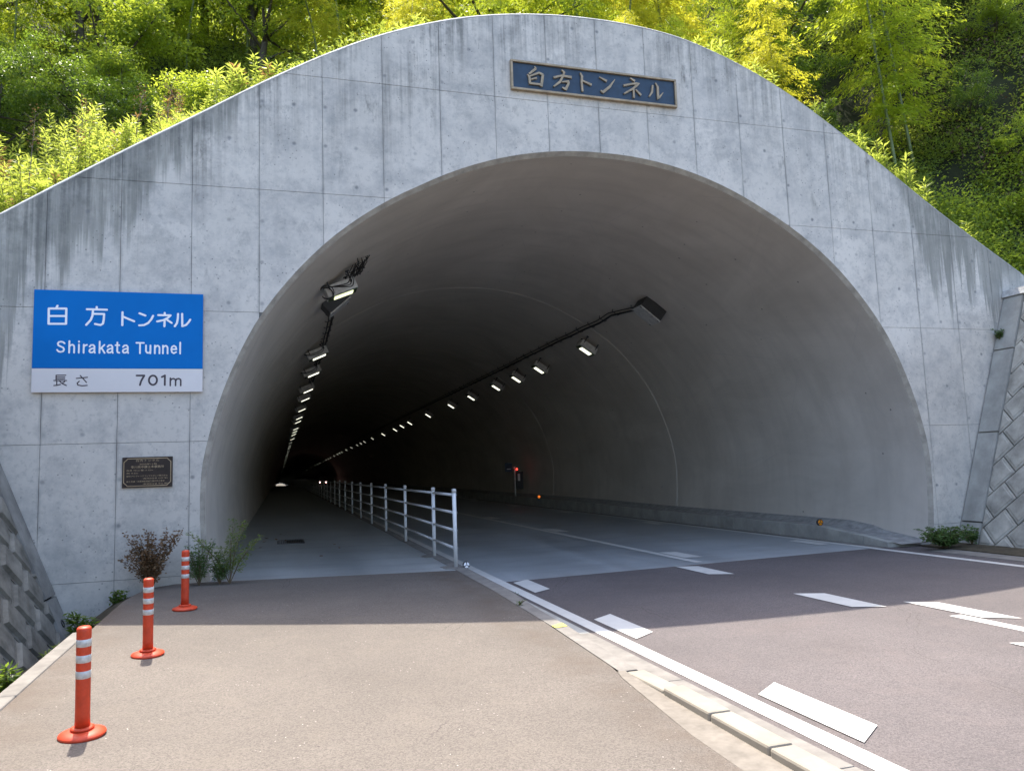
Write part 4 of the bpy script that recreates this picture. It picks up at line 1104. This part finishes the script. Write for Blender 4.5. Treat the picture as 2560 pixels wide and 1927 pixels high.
# ------------------------------------------------------------------ vegetation
def leaf_mesh(name, cen, dirs, ln, wd, mat, up=None, seed=0):
    """diamond leaves: centre/base, direction, length, width"""
    r = np.random.default_rng(seed); n = len(cen); cen = np.asarray(cen, float); dirs = np.asarray(dirs, float)
    dirs /= np.linalg.norm(dirs, axis=1)[:, None]+1e-9
    q = r.normal(size=(n, 3)) if up is None else np.tile(np.array(up, float), (n, 1))+r.normal(size=(n, 3))*.55
    s = np.cross(dirs, q); s /= np.linalg.norm(s, axis=1)[:, None]+1e-9
    ln = np.broadcast_to(ln, (n,))*r.uniform(.75, 1.2, n); wd = np.broadcast_to(wd, (n,))*r.uniform(.8, 1.15, n)
    nr = np.cross(s, dirs)
    V = np.empty((n, 4, 3)); V[:, 0] = cen; V[:, 1] = cen+dirs*(ln*.45)[:, None]+s*(wd*.5)[:, None]; V[:, 2] = cen+dirs*ln[:, None]-nr*(ln*.08)[:, None]; V[:, 3] = cen+dirs*(ln*.45)[:, None]-s*(wd*.5)[:, None]
    me = bpy.data.meshes.new(name); me.vertices.add(n*4); me.vertices.foreach_set('co', V.reshape(-1))
    me.loops.add(n*4); me.loops.foreach_set('vertex_index', np.arange(n*4, dtype=np.int32))
    me.polygons.add(n); me.polygons.foreach_set('loop_start', np.arange(0, n*4, 4, dtype=np.int32)); me.polygons.foreach_set('loop_total', np.full(n, 4, dtype=np.int32))
    me.update(calc_edges=True); me.materials.append(mat); return me
def link(name, me, parent=None):
    o = bpy.data.objects.new(name, me); C.objects.link(o); o.parent = parent; return o

def make_bamboo(seed, mat, H=9., lean=.12, dens=1., straight=None, t0=.16, step=.022, nb=3, RR=1.75, jit=.04):
    r = np.random.default_rng(seed); az = r.uniform(0, 6.28) if straight is None else math.pi
    def culm(t):
        d = lean*H*(t**2.4)*1.6 if straight is None else straight*H*t;
        return np.array([math.cos(az)*d, math.sin(az)*d, H*t-.18*H*max(0, t-.7)**1.6])
    cen = []; dr = []
    for t in np.arange(t0, .99, step):
        p = culm(t); R = RR*math.sin(math.pi*min(1, (t-.08)*1.02))**.7*(.65+.5*r.random())
        for b in range(nb):
            a = r.uniform(0, 6.28); rise = r.uniform(.15, .75); nsp = int((11+R*9)*dens)
            out = np.array([math.cos(a), math.sin(a), 0.])
            for k in range(nsp):
                s_ = (k+r.random())/nsp; s2 = .12+.88*s_
                q = p+out*R*s2+np.array([0, 0, R*(rise*s2-.75*s2*s2)])+r.normal(size=3)*np.array([.10,.10,jit])
                da = a+r.normal()*.75
                for m in range(6):
                    a2 = da+r.normal()*.6; v = np.array([math.cos(a2), math.sin(a2), -.25-.55*r.random()])
                    cen.append(q+r.normal(size=3)*np.array([.07,.07,.025])); dr.append(v)
    me = leaf_mesh('crown', cen, dr, .13, .028, mat, (0,0,1), seed)
    cm = MB().tube([tuple(culm(t)) for t in np.linspace(0, 1, 12)], [.05*(1-.8*t)+.004 for t in np.linspace(0, 1, 12)], 6)
    # node rings and a few side branches
    for t in np.arange(.04, .7, .045): p = culm(t); cm.lathe([(.052*(1-.8*t),-.008),(.060*(1-.8*t),0),(.052*(1-.8*t),.008)], p[0], p[1], 6, p[2])
    root = empty('bamboo', (0,0,0)); link('crown', me, root); cm.build('culm', M_CULM, root, True); return root
def make_broad(seed, mat, R=2.4, H=5., nclump=120, leaf=(.12,.062)):
    r = np.random.default_rng(seed); cen = []; dr = []; cl = []
    lob = [(r.normal(size=3)*np.array([.45,.45,.3])*R) for _ in range(5)]
    for k in range(nclump):
        u = r.normal(size=3); u /= np.linalg.norm(u); u[2] = abs(u[2])*1.1-.35
        c = lob[k % 5]*.9+u*R*np.array([.72,.72,.78])*r.uniform(.6, 1.0); c[2] += H*.62; cl.append(c)
        m = r.integers(70, 130); s = r.uniform(.28, .52)
        pts = r.normal(size=(m, 3)); pts /= np.linalg.norm(pts, axis=1)[:, None]; pts *= (r.random(m)**.45)[:, None]*s; pts[:, 2] *= .6
        cen += list(c+pts); d = pts/np.maximum(.05, np.linalg.norm(pts, axis=1))[:, None]+r.normal(size=(m, 3))*.6; d[:, 2] -= .25; dr += list(d)
    me = leaf_mesh('crown', cen, dr, leaf[0], leaf[1], mat, (0,0,1), seed)
    t = MB().tube([(0,0,-.5),(.05,.03,H*.2),(.12,-.05,H*.45),(.1,.05,H*.75)], [.14,.11,.08,.03], 8)
    for k in range(7): c = cl[k*9]; t.tube([(.08,0,H*(.2+.05*k)), tuple(c*.55+np.array([0,0,H*.15])), tuple(c)], [.05,.03,.01], 5)
    root = empty('broadleaf_tree', (0,0,0)); link('crown', me, root); t.build('trunk', M_BARK, root, True); return root
bam = [make_bamboo(s_, m_, H_, l_) for s_, m_, H_, l_ in ((11, L_BAM, 9.5, .16), (12, L_BAM2, 8.5, .2), (13, L_BAM, 8.0, .1), (14, L_BAM2, 7.0, .22))]+[make_bamboo(15, L_BAM, 9.5, 0, 1.15, .10, .22, .042, 5, 1.75, .03), make_bamboo(16, L_BAM, 10.5, 0, 1.15, .13, .20, .040, 5, 1.9, .03)]
brd = [make_broad(21, L_DARK), make_broad(22, L_MID, 2.2, 4.5), make_broad(23, L_DARK, 2.8, 6), make_broad(24, L_MID, 1.7, 3.2, 70)]
bamk = [tree_of(o) for o in bam]; brdk = [tree_of(o) for o in brd]; used = set()
def put(kind, i, x, y, s=1., rz=None, dz=0., label='', cat='', group='', tilt=(0,0)):
    src, kids = (bam[i], bamk[i]) if kind == 'b' else (brd[i], brdk[i])
    key = (kind, i)
    if key in used: o = copy_tree(src, kids)
    else: o = src; used.add(key)
    o.location = (x, y, hill(x, y)-.1+dz); o.scale = (s, s, s); o.rotation_euler = (tilt[0], tilt[1], rng.uniform(0, 6.28) if rz is None else rz)
    tag(o, label, cat, group); return o
def zone(x, y):
    az = math.degrees(math.atan2(x, y))
    return 'left' if az < 4 else ('middle' if az < 26 else 'right')
ZT = {'left': 'left of the portal crown', 'middle': 'behind the portal crown', 'right': 'right of the portal crown'}
# nearest sunlit bamboo
zc_ = {}
for (x, y, i, s) in sorted(((1.5,19,0,.8),(3.8,20.5,1,.85),(-.8,20.5,2,.85),(6.4,19.5,2,.75),(8.8,17.5,1,.80),(7.6,22,3,1.),(11.0,19,3,.92),(10.2,22.5,0,.9),(5.2,24,0,.9),(2.6,24.5,3,1.),(-3.2,23.5,0,.75),(-6.2,25,2,.8)), key=lambda q: q[0]/q[1]):
    z_ = zone(x, y); zc_[z_] = zc_.get(z_, 0)+1
    put('b', i, x, y, s, None, 0, f'{ORD[zc_[z_]-1]} feathery sunlit bamboo from the left, {ZT[z_]}', 'bamboo', f'sunlit bamboo {ZT[z_]}')
for k, (x, y, i, s, dz) in enumerate(((10.6,14.6,3,.62,-.6),(11.9,15.6,1,.62,-.8),(12.6,17.4,2,.8,-.5),(13.6,18.6,0,.8,-.5),(9.4,14.8,0,.45,-.5),(7.4,15,1,.42,-.4),(4.6,15.2,2,.36,-.4),(2.6,15,3,.36,-.4))):
    put('b', i, x, y, s, None, dz, f'{ORD[k]} low bright bamboo clump counted from the right of the crown', 'bamboo', 'low bamboo clumps close behind the wall')
for k, (x, y, i, s) in enumerate(((17.6,17.2,2,.8),(19.6,18.5,0,.8),(21.5,17.5,1,.7),(23.5,19,2,.9),(18.4,21,0,1.),(21,22,2,1.),(24.5,23,0,1.))):
    put('t', i, x, y, s, None, -.4, f'{ORD[k]} leafy tree from the left on the steep right slope', 'tree', 'trees on the steep right slope')
for k, (x, y, kd, i, s, dz) in enumerate(((-5.6,18.5,'b',2,.62,-.5),(-3.6,17.8,'t',3,.85,.3),(-2.2,19.5,'b',0,.66,-.3),(-.4,18,'t',3,.8,.3),(.9,17.6,'b',3,.6,-.4),(-4.6,21.5,'t',1,.9,.2),(-1.2,22,'b',2,.8,0),(-6.4,16.2,'t',0,.55,0),(-4.9,15.6,'t',2,.42,0),(-3.2,15.4,'t',0,.42,0),(-1.8,15.6,'t',3,.5,-.2))):
    put(kd, i, x, y, s, None, dz, f'{ORD[k]} {"bamboo" if kd == "b" else "bush"} in the layered thicket behind the left weed bank', 'bamboo' if kd == 'b' else 'bush', 'layered thicket behind the left weed bank')
for k, (x, y, i, s, dz) in enumerate(((13.2,15.6,0,.50,-.4),(14.3,17.6,2,.55,0),(16.6,13.2,3,.42,-.5),(18.0,13.4,1,.40,-.6),(19.4,13.2,3,.5,-.6),(21.0,13.8,1,.5,-.6),(17.2,14.9,0,.36,-.5),(19.0,15.4,3,.5,-.5),(20.8,16.2,0,.5,-.4),(22.8,15.4,1,.6,-.4),(15.6,12.6,1,.3,-.5),(17.4,12.4,3,.34,-.5))):
    put('t', i, x, y, s, None, dz, f'{ORD[k]} green bush on the right slope, counted from the twin bamboos', 'bush', 'bushes on the right slope')
# the two tall culms on the right
for (x, y, i, s, lb) in ((14.9,15.0,4,1.,'left one of two tall bamboos leaning before the dark wood on the right'),(15.75,15.3,5,1.,'right one of two tall bamboos leaning before the dark wood on the right')):
    put('b', i, x, y, s, 0., -.3, lb, 'bamboo', 'pair of tall bamboo on the right slope')
# wood behind: two rows of separate trees, then a mass too deep to tell apart
pts = []
for row, y in enumerate((16.5, 19.5, 23)):
    xs_ = np.arange(-y*.42-2, y*1.45+3, 2.5+y*.03)
    for x in xs_: pts.append((row, x+rng.uniform(-.7,.7), y+rng.uniform(-1.,1.)))
cnts = {}
for row, x, y in pts:
    az = math.degrees(math.atan2(x, y)); z_ = zone(x, y)
    if row == 0 and 0 < az < 41: continue
    if 39.5 < az < 53 and y < 22: continue
    p = rng.random()
    if az < 4: kind, i = ('t', rng.choice([1,1,3,0,2] if row else [1,3,3])) if p < .78 else ('b', rng.integers(0, 4))
    elif az < 36: kind, i = ('b', rng.integers(0, 4)) if p < .8 else ('t', 1)
    else: kind, i = ('t', rng.choice([0,2,0,2,1])) if p < .9 else ('b', 2)
    s = rng.uniform(.85, 1.15)*(.5 if row == 0 else .95)
    nm = 'bamboo' if kind == 'b' else ('dark evergreen' if i in (0, 2) else 'bright bushy tree')
    rw = ('low front', 'middle', 'upper')[row]
    k_ = (nm, row, z_); cnts[k_] = cnts.get(k_, 0)+1
    put(kind, int(i), x, y, s, None, 0, f'{ORD[cnts[k_]-1]} {nm} from the left, {rw} row, {ZT[z_]}', 'bamboo' if kind == 'b' else 'tree', f'{rw} row of {nm} {ZT[z_]}'.replace('  ', ' '))
def wood(name, mat, seed, n, x0, x1, y0, y1, lsz, label):
    r = np.random.default_rng(seed); C_ = []; D_ = []
    for k in range(n):
        y = r.uniform(y0, y1); x = r.uniform(-y*.45-2, y*1.5+4)
        if not (x0*y < x < x1*y): continue
        h = hill(x, y)+r.uniform(.3, 6.5)*(.35+.65*abs(math.sin(x*.9+y*.4)*math.cos(y*.7-x*.3))); m = 46
        p = r.normal(size=(m, 3)); p /= np.linalg.norm(p, axis=1)[:, None]; p *= (r.random(m)**.5)[:, None]*r.uniform(.5, .95); p[:, 2] *= .6
        C_.append(p+np.array([x, y, h])); d = p+r.normal(size=(m, 3))*.5; d[:, 2] -= .2; D_.append(d)
    o = link(name, leaf_mesh(name, np.concatenate(C_), np.concatenate(D_), lsz[0], lsz[1], mat, (0,0,1), seed)); tag(o, label, 'wood', kind='stuff')
wood('far_wood', L_MID, 201, 5200, -1, 2, 22, 46, (.14,.065), 'mass of green treetops filling the slope behind the front trees')
wood('far_bamboo', L_BAM, 202, 3600, -.25, .85, 21, 42, (.18,.04), 'mass of pale bamboo foliage up the slope behind the portal crown')
wood('dark_wood', L_DARK, 203, 3600, .62, 2, 19, 44, (.14,.065), 'dark wood filling the slope at the right')
# undergrowth over the hillside
def scatter_leaves(name, boxes, mat, seed, ln, wd, hmax):
    r = np.random.default_rng(seed); cen = []; dr = []
    for (x0, x1, y0, y1, n, clump) in boxes:
        cx = r.uniform(x0, x1, n); cy = r.uniform(y0, y1, n)
        for a, b in zip(cx, cy):
            gate = math.sin(a*1.9+1.3*math.sin(b*1.1))*math.sin(b*2.3+a*.8)
            if a > 13 and gate < -.25: continue
            h = hill(a, b); hh = hmax*r.uniform(.3, 1)*(1+.9*max(0, gate) if a > 13 else 1)
            m = clump
            pz = r.random(m)*hh; px = r.normal(size=m)*.22; py = r.normal(size=m)*.22
            for k in range(m): cen.append((a+px[k], max(11.65, b+py[k]), h+pz[k])); dr.append((r.normal(), r.normal(), r.normal()*.5+.5))
    o = link(name, leaf_mesh(name, cen, dr, ln, wd, mat, (0,0,1), seed)); return o
o = scatter_leaves('undergrowth', [(-11,5,12.4,22,4200,28),(5,14,12.2,20,1800,26),(13.5,16.5,11.8,17,1300,30),(16.5,19.5,12,20,1000,28),(19.2,32,11.9,26,4200,26)], L_GRASS, 31, .10, .038, .6)
tag(o, 'low green undergrowth covering the hillside above the tunnel portal', 'undergrowth', kind='stuff')
o = scatter_leaves('slope_shrubs', [(14.5,20,11.8,14,900,30),(20,28,12,17,1700,30)], L_MID, 33, .085, .045, .9)
tag(o, 'bushy green cover at the foot of the right slope', 'undergrowth', kind='stuff')
o = scatter_leaves('leaf_litter', [(16.5,19.2,13.4,17,260,12)], L_LITTER, 32, .11, .055, .25)
tag(o, 'brown dead leaves and twigs on the bare slope right of the bamboo', 'leaf litter', kind='stuff')

# weeds with leaves in whorls
def weed_arrays(r, base, H, lean, nleaf, L_=.10):
    cen = []; dr = []; tip = np.array([lean[0], lean[1], H])
    for k in range(nleaf):
        t = (k+.5)/nleaf; t = .15+.85*t; p = base+tip*t+np.array([0,0,0]); a = k*2.4+r.normal()*.3
        cen.append(p); dr.append(np.array([math.cos(a), math.sin(a), .55-.5*(1-t)]))
    return cen, dr
def make_weed(seed, mat, H=1.15, n=95):
    r = np.random.default_rng(seed); cen = []; dr = []; st = MB()
    for q in range(3 if seed % 2 else 2):
        b = np.array([r.normal()*.10, r.normal()*.07, -.15]); h = H*r.uniform(.7, 1.05); ln = (r.normal()*.10, r.normal()*.06)
        c, d = weed_arrays(r, b, h, ln, n); cen += c; dr += d
        st.tube([tuple(b), tuple(b+np.array([ln[0], ln[1], h])*.97)], [.007,.003], 4)
    root = empty('tall_weed', (0,0,0)); link('leaves', leaf_mesh('leaves', cen, dr, .115, .024, mat, (0,0,1), seed), root); st.build('stem', M_STEM, root); return root
wd = [make_weed(41, L_WEED), make_weed(42, L_WEED, 1.3), make_weed(43, L_WEED, .9), make_weed(44, L_WEEDR, 1.15, 80)]; wk = [tree_of(o) for o in wd]; wused = set()
def put_weed(i, x, y, htop, label, group, rz=None):
    """htop: world height its top reaches"""
    zb = top(x)-.25 if y < 12.2 else hill(x, y); H = [1.15,1.3,.9,1.15][i]
    o = wd[i] if i not in wused else copy_tree(wd[i], wk[i]); wused.add(i)
    s = max(.35, (htop-zb)/H); o.location = (x, y, zb); o.scale = (min(1.35, s*1.3),)*2+(s,); o.rotation_euler.z = rng.uniform(0, 6.28) if rz is None else rz
    tag(o, label, 'weed', group)
g1_ = 'clump of tall weeds left of the portal crown'
for k, (x, dh) in enumerate(((-.93,.75),(-.80,.95),(-.70,.9),(-.62,1.0),(-.5,.7),(-.38,.85),(-.30,1.12),(-.2,.8),(-.1,.55),(.02,.6),(.12,.42),(.22,.3))):
    if k == 6: put_weed(3, x, 11.7, top(x)+1.05, 'tallest weed with reddish leaves in the clump on the left wall slope', g1_)
    else: put_weed(k % 3, x, 11.62+.1*(k % 2), top(x)+dh, f'{ORD[k]} yellow-green weed from the left in the clump on the left wall slope', g1_)
for k, (x, dh, lb) in enumerate(((1.55,.35,'c'),(1.72,.45,'c'),(1.9,.55,'c'),(2.1,.5,'c'),(2.3,.42,'c'),(2.55,.3,'c'),(2.75,.28,'c'))):
    put_weed(rng.integers(0, 3), x, 11.65, top(x)+dh+.1, f'{ORD[k]} pale weed from the left just left of the wall crown', 'weeds near the crown of the wall')
for k, (x, dh) in enumerate(((7.05,.25),(7.3,.35),(7.5,.45),(7.7,.55),(7.9,.5),(8.15,.35),(8.4,.4),(8.6,.75),(8.8,.6))):
    put_weed(rng.integers(0, 3), x, 11.7, top(x)+dh+.42, f'{ORD[k]} pale leafy weed from the left, right of the wall crown', 'weeds right of the crown of the wall')
put_weed(0, 9.9, 11.7, top(9.9)+1.25, 'single yellow-green weed standing alone on the wall right of the plaque', 'single weeds on the right slope')
for k, (x, dh) in enumerate(((10.15,.42),(10.3,.5),(10.48,.62),(10.62,.72),(10.75,.7),(10.9,.72),(11.05,.7),(11.2,.55),(11.32,.5),(11.45,.35),(11.55,.25))):
    put_weed(k % 3, x+.35+k*.03, 11.60+.08*(k % 2), top(x+.35)+dh+.62, f'{ORD[k]} lush weed from the top in the row on the right wall slope', 'weed row on the right slope of the wall')
put_weed(2, 12.45, 11.7, top(12.45)+.95, 'left of two small weeds low on the right slope of the wall', 'single weeds on the right slope'); put_weed(2, 12.85, 11.7, top(12.85)+.95, 'right of two small weeds low on the right slope of the wall', 'single weeds on the right slope')
for k, (x, dh) in enumerate(((13.6,.9),(13.9,1.5),(14.15,1.3),(14.4,1.8),(13.3,.5))):
    put_weed(rng.integers(0, 3), x, 12.2+rng.uniform(0, .5), top(x)+dh, f'pale tall weed at the right end of the wall, {ORD[k]} of its group', 'weeds at the right end of the wall')
# weed bank left (uncountable)
r = np.random.default_rng(51); cen = []; dr = []; cr_ = []; dr_ = []; st = MB()
for k in range(520):
    x = r.uniform(-5.2, -.95); y = 11.6+r.random()**1.6*2.4; zb = hill(x, y) if y > 12 else top(x)-.3
    H = r.uniform(.62, 1.2)*(1+.45*math.sin(x*3.1+1)*math.sin(x*7.3+y*2))*float(np.interp(x, [-4.5,-3.0,-1.6,-1.0], [1.15,1.05,.72,.42])); b = np.array([x, y, zb]); ln = (r.normal()*.1, r.normal()*.06)
    c, d = weed_arrays(r, b, H, ln, 72)
    if r.random() < .1: cr_ += c; dr_ += d
    else: cen += c; dr += d
    st.tube([tuple(b), tuple(b+np.array([ln[0], ln[1], H])*.97)], [.007,.003], 3)
o = link('weed_bank', leaf_mesh('weed_bank', cen, dr, .105, .024, L_WEED, (0,0,1), 52)); tag(o, 'dense bank of yellow-green tall weeds behind the left shoulder of the portal', 'weeds', kind='stuff')
o = link('reddish_weeds', leaf_mesh('reddish_weeds', cr_, dr_, .10, .024, L_WEEDR, (0,0,1), 53)); tag(o, 'reddish withered weeds scattered through the left weed bank', 'weeds', kind='stuff')
o = st.build('weed_stems', M_STEM); tag(o, 'brown stems in the left weed bank', 'stems', kind='stuff')
# dry stalks standing above the bank
for k, (x, dh, lx, lb) in enumerate(((-3.55,1.9,.1,'dry brown seed stalk at the far left above the weed bank'),(-2.95,1.75,.15,'thin dry stalk leaning right above the weed bank'),(-2.2,1.65,.2,'forked dry stalk in the middle of the weed bank'),(-1.75,1.5,.15,'bare dry stalk near the right end of the weed bank'),(-1.05,1.0,-.55,'long dry cane leaning left over the wall edge'))):
    r = np.random.default_rng(60+k); y = 12.4; zb = hill(x, y); root = empty('dry_stalk', (x, y, zb), lb, 'dry plant')
    mb = MB().tube([(x,y,zb),(x+lx*.5,y,zb+dh*.5),(x+lx,y,zb+dh)], [.009,.007,.003], 4)
    for q in range(9):
        t = r.uniform(.55, 1); a = r.uniform(0, 6.28); p = np.array([x+lx*t, y, zb+dh*t]); mb.tube([tuple(p), tuple(p+np.array([math.cos(a)*.14, math.sin(a)*.1, .12]))], .003, 3)
    mb.build('stem', M_TWIG, root)
    c_ = [(x+lx*t+r.normal()*.06, y+r.normal()*.05, zb+dh*t+r.normal()*.05) for t in r.uniform(.75, 1.05, 60)]
    sd_ = link('seed_head', leaf_mesh('seed_head', [(a-x, b-y, c-zb) for a, b, c in c_], r.normal(size=(60, 3)), .035, .02, L_DRY, None, 61), root)

# shrubs at the foot of the wall
def shrub(name, x, y, z, H, Wd, n, leaf, mat, label, stemmat, seed, cat='shrub', fan=None, per=16):
    r = np.random.default_rng(seed); root = empty(name, (x, y, z), label, cat); cen = []; dr = []; st = MB()
    for k in range(n):
        a = r.uniform(0, 6.28); sp = r.random()**.7*Wd; h = H*r.uniform(.45, 1)
        if fan: a, sp, h = fan[k % len(fan)]; a += r.normal()*.15; h *= r.uniform(.92, 1.0)
        e = np.array([math.cos(a)*sp, math.sin(a)*sp*.45-.02, h]); mid = e*np.array([.35,.35,.5])
        st.tube([(x,y,z), tuple(np.array([x,y,z])+mid), tuple(np.array([x,y,z])+e)], [.007,.005,.002], 4)
        for q in range(per):
            t = .25+.75*(q+r.random())/per; p = (mid*2*t if t < .5 else mid+(e-mid)*(t-.5)*2)+r.normal(size=3)*.012
            b = r.uniform(0, 6.28)
            for m in range(leaf[2]):
                b2 = b+m*2.1+r.normal()*.4; L2 = leaf[3]*(1.15-t)*r.uniform(.4, 1)
                cen.append(p+np.array([math.cos(b2), math.sin(b2), .25])*L2); dr.append((math.cos(b2)+r.normal()*.3, math.sin(b2)+r.normal()*.3, r.normal()*.4+.1))
    link('leaves', leaf_mesh('leaves', cen, dr, leaf[0], leaf[1], mat, (0,0,1), seed), root); st.build('stem', stemmat, root, False)
    return root
shrub('dry_shrub', -1.52, 10.60, .03, .76, .38, 30, (.034,.022,5,.07), L_DRY, 'withered brown shrub at the foot of the portal wall behind the bollards', M_STEM, 71, per=26)
shrub('green_shrub', -.98, 10.68, .03, .58, .26, 13, (.038,.013,6,.08), L_GRN, 'thin green shrub right behind the shaded bollard', M_STEM, 72, per=20)
shrub('green_shrub', -.74, 10.70, .03, .42, .24, 10, (.038,.013,6,.07), L_GRN, 'low sparse green shrub between the thin shrub and the tall feathery one', M_STEM, 73, per=18)
L_YG = leafmat('feathery_leaf', (.09,.14,.025), (.20,.25,.06), .4, .5, (.4,.5,.12))
shrub('feathery_plant', -.62, 10.70, .03, .84, .4, 9, (.042,.012,7,.11), L_YG, 'tall feathery green plant with spreading arms at the left corner of the arch', M_STEM, 74,
      fan=[(1.2,.10,.86),(.6,.16,.78),(3.14,.50,.70),(3.1,.42,.62),(0.,.38,.64),(.1,.30,.5),(1.5,.05,.66),(.3,.2,.8),(2.8,.12,.5)], per=30)
for x, y, z, H, lb, sd in ((-1.84,10.45,-.14,.30,'small dark leafy sprig against the wall left of the withered shrub',81),(-2.1,9.6,-.36,.52,'large-leaved green plant behind the nearest bollard top',82),(-2.05,8.6,-.45,.42,'bright yellow-green fern at the foot of the left retaining wall',83),(-2.25,7.9,-.5,.42,'dark leafy weed in the ditch below the block wall, nearest the fern',84),(-2.3,7.3,-.5,.40,'dark leafy weed in the ditch at the left edge of the picture',85)):
    shrub('ditch_weed', x, y, z, H*.78, .14, 7, (.10 if sd != 81 else .05, .026,4,.05), L_DARK if sd not in (83,) else L_YG, lb, M_STEM, sd, cat='weed', per=9)
shrub('low_bush', 10.55, 10.38, ZR+.03, .36, .62, 60, (.065,.03,4,.06), L_GRN, 'low spreading green bush at the right foot of the arch', M_STEM, 91, per=9)
shrub('low_bush', 11.3, 10.55, ZR+.03, .30, .16, 14, (.05,.03,4,.05), L_GRN, 'small tuft of green between the bush and the right retaining wall', M_STEM, 92, per=8)
shrub('wall_sprig', 12.72, 10.85, 3.42, .20, .16, 8, (.05,.03,4,.04), L_GRN, 'tiny sprig growing from the joint of the right retaining wall', M_STEM, 93, cat='plant', per=6)
shrub('gutter_weed', 2.70, 9.1, ZR, .10, .10, 8, (.022,.008,4,.02), L_GRN, 'little weed in the gutter beside the white edge line', M_STEM, 94, cat='weed', per=8)
shrub('gutter_weed', 2.66, 9.75, ZR, .06, .09, 6, (.02,.008,3,.02), L_GRN, 'tiny weed farther along the gutter near the tunnel', M_STEM, 95, cat='weed', per=6)
shrub('gutter_weed', 2.42, 8.0, zs(2.4,8.0), .07, .08, 6, (.02,.006,3,.02), L_GRN, 'tiny weed in the sidewalk joint at the shadow edge', M_STEM, 96, cat='weed', per=6)
# debris
r = np.random.default_rng(99)
cen = [(r.uniform(-1.0, 1.2), r.uniform(13.5, 20), 0) for _ in range(16)]; cen = [(x, y, zs(x, y)+.008) for x, y, _ in cen]
o = link('fallen_leaves', leaf_mesh('fallen_leaves', cen, r.normal(size=(16, 3))*np.array([1,1,.15]), .10, .05, L_DRY, (0,0,1), 99)); tag(o, 'scattered dead leaves on the tunnel walkway', 'leaves', kind='stuff')
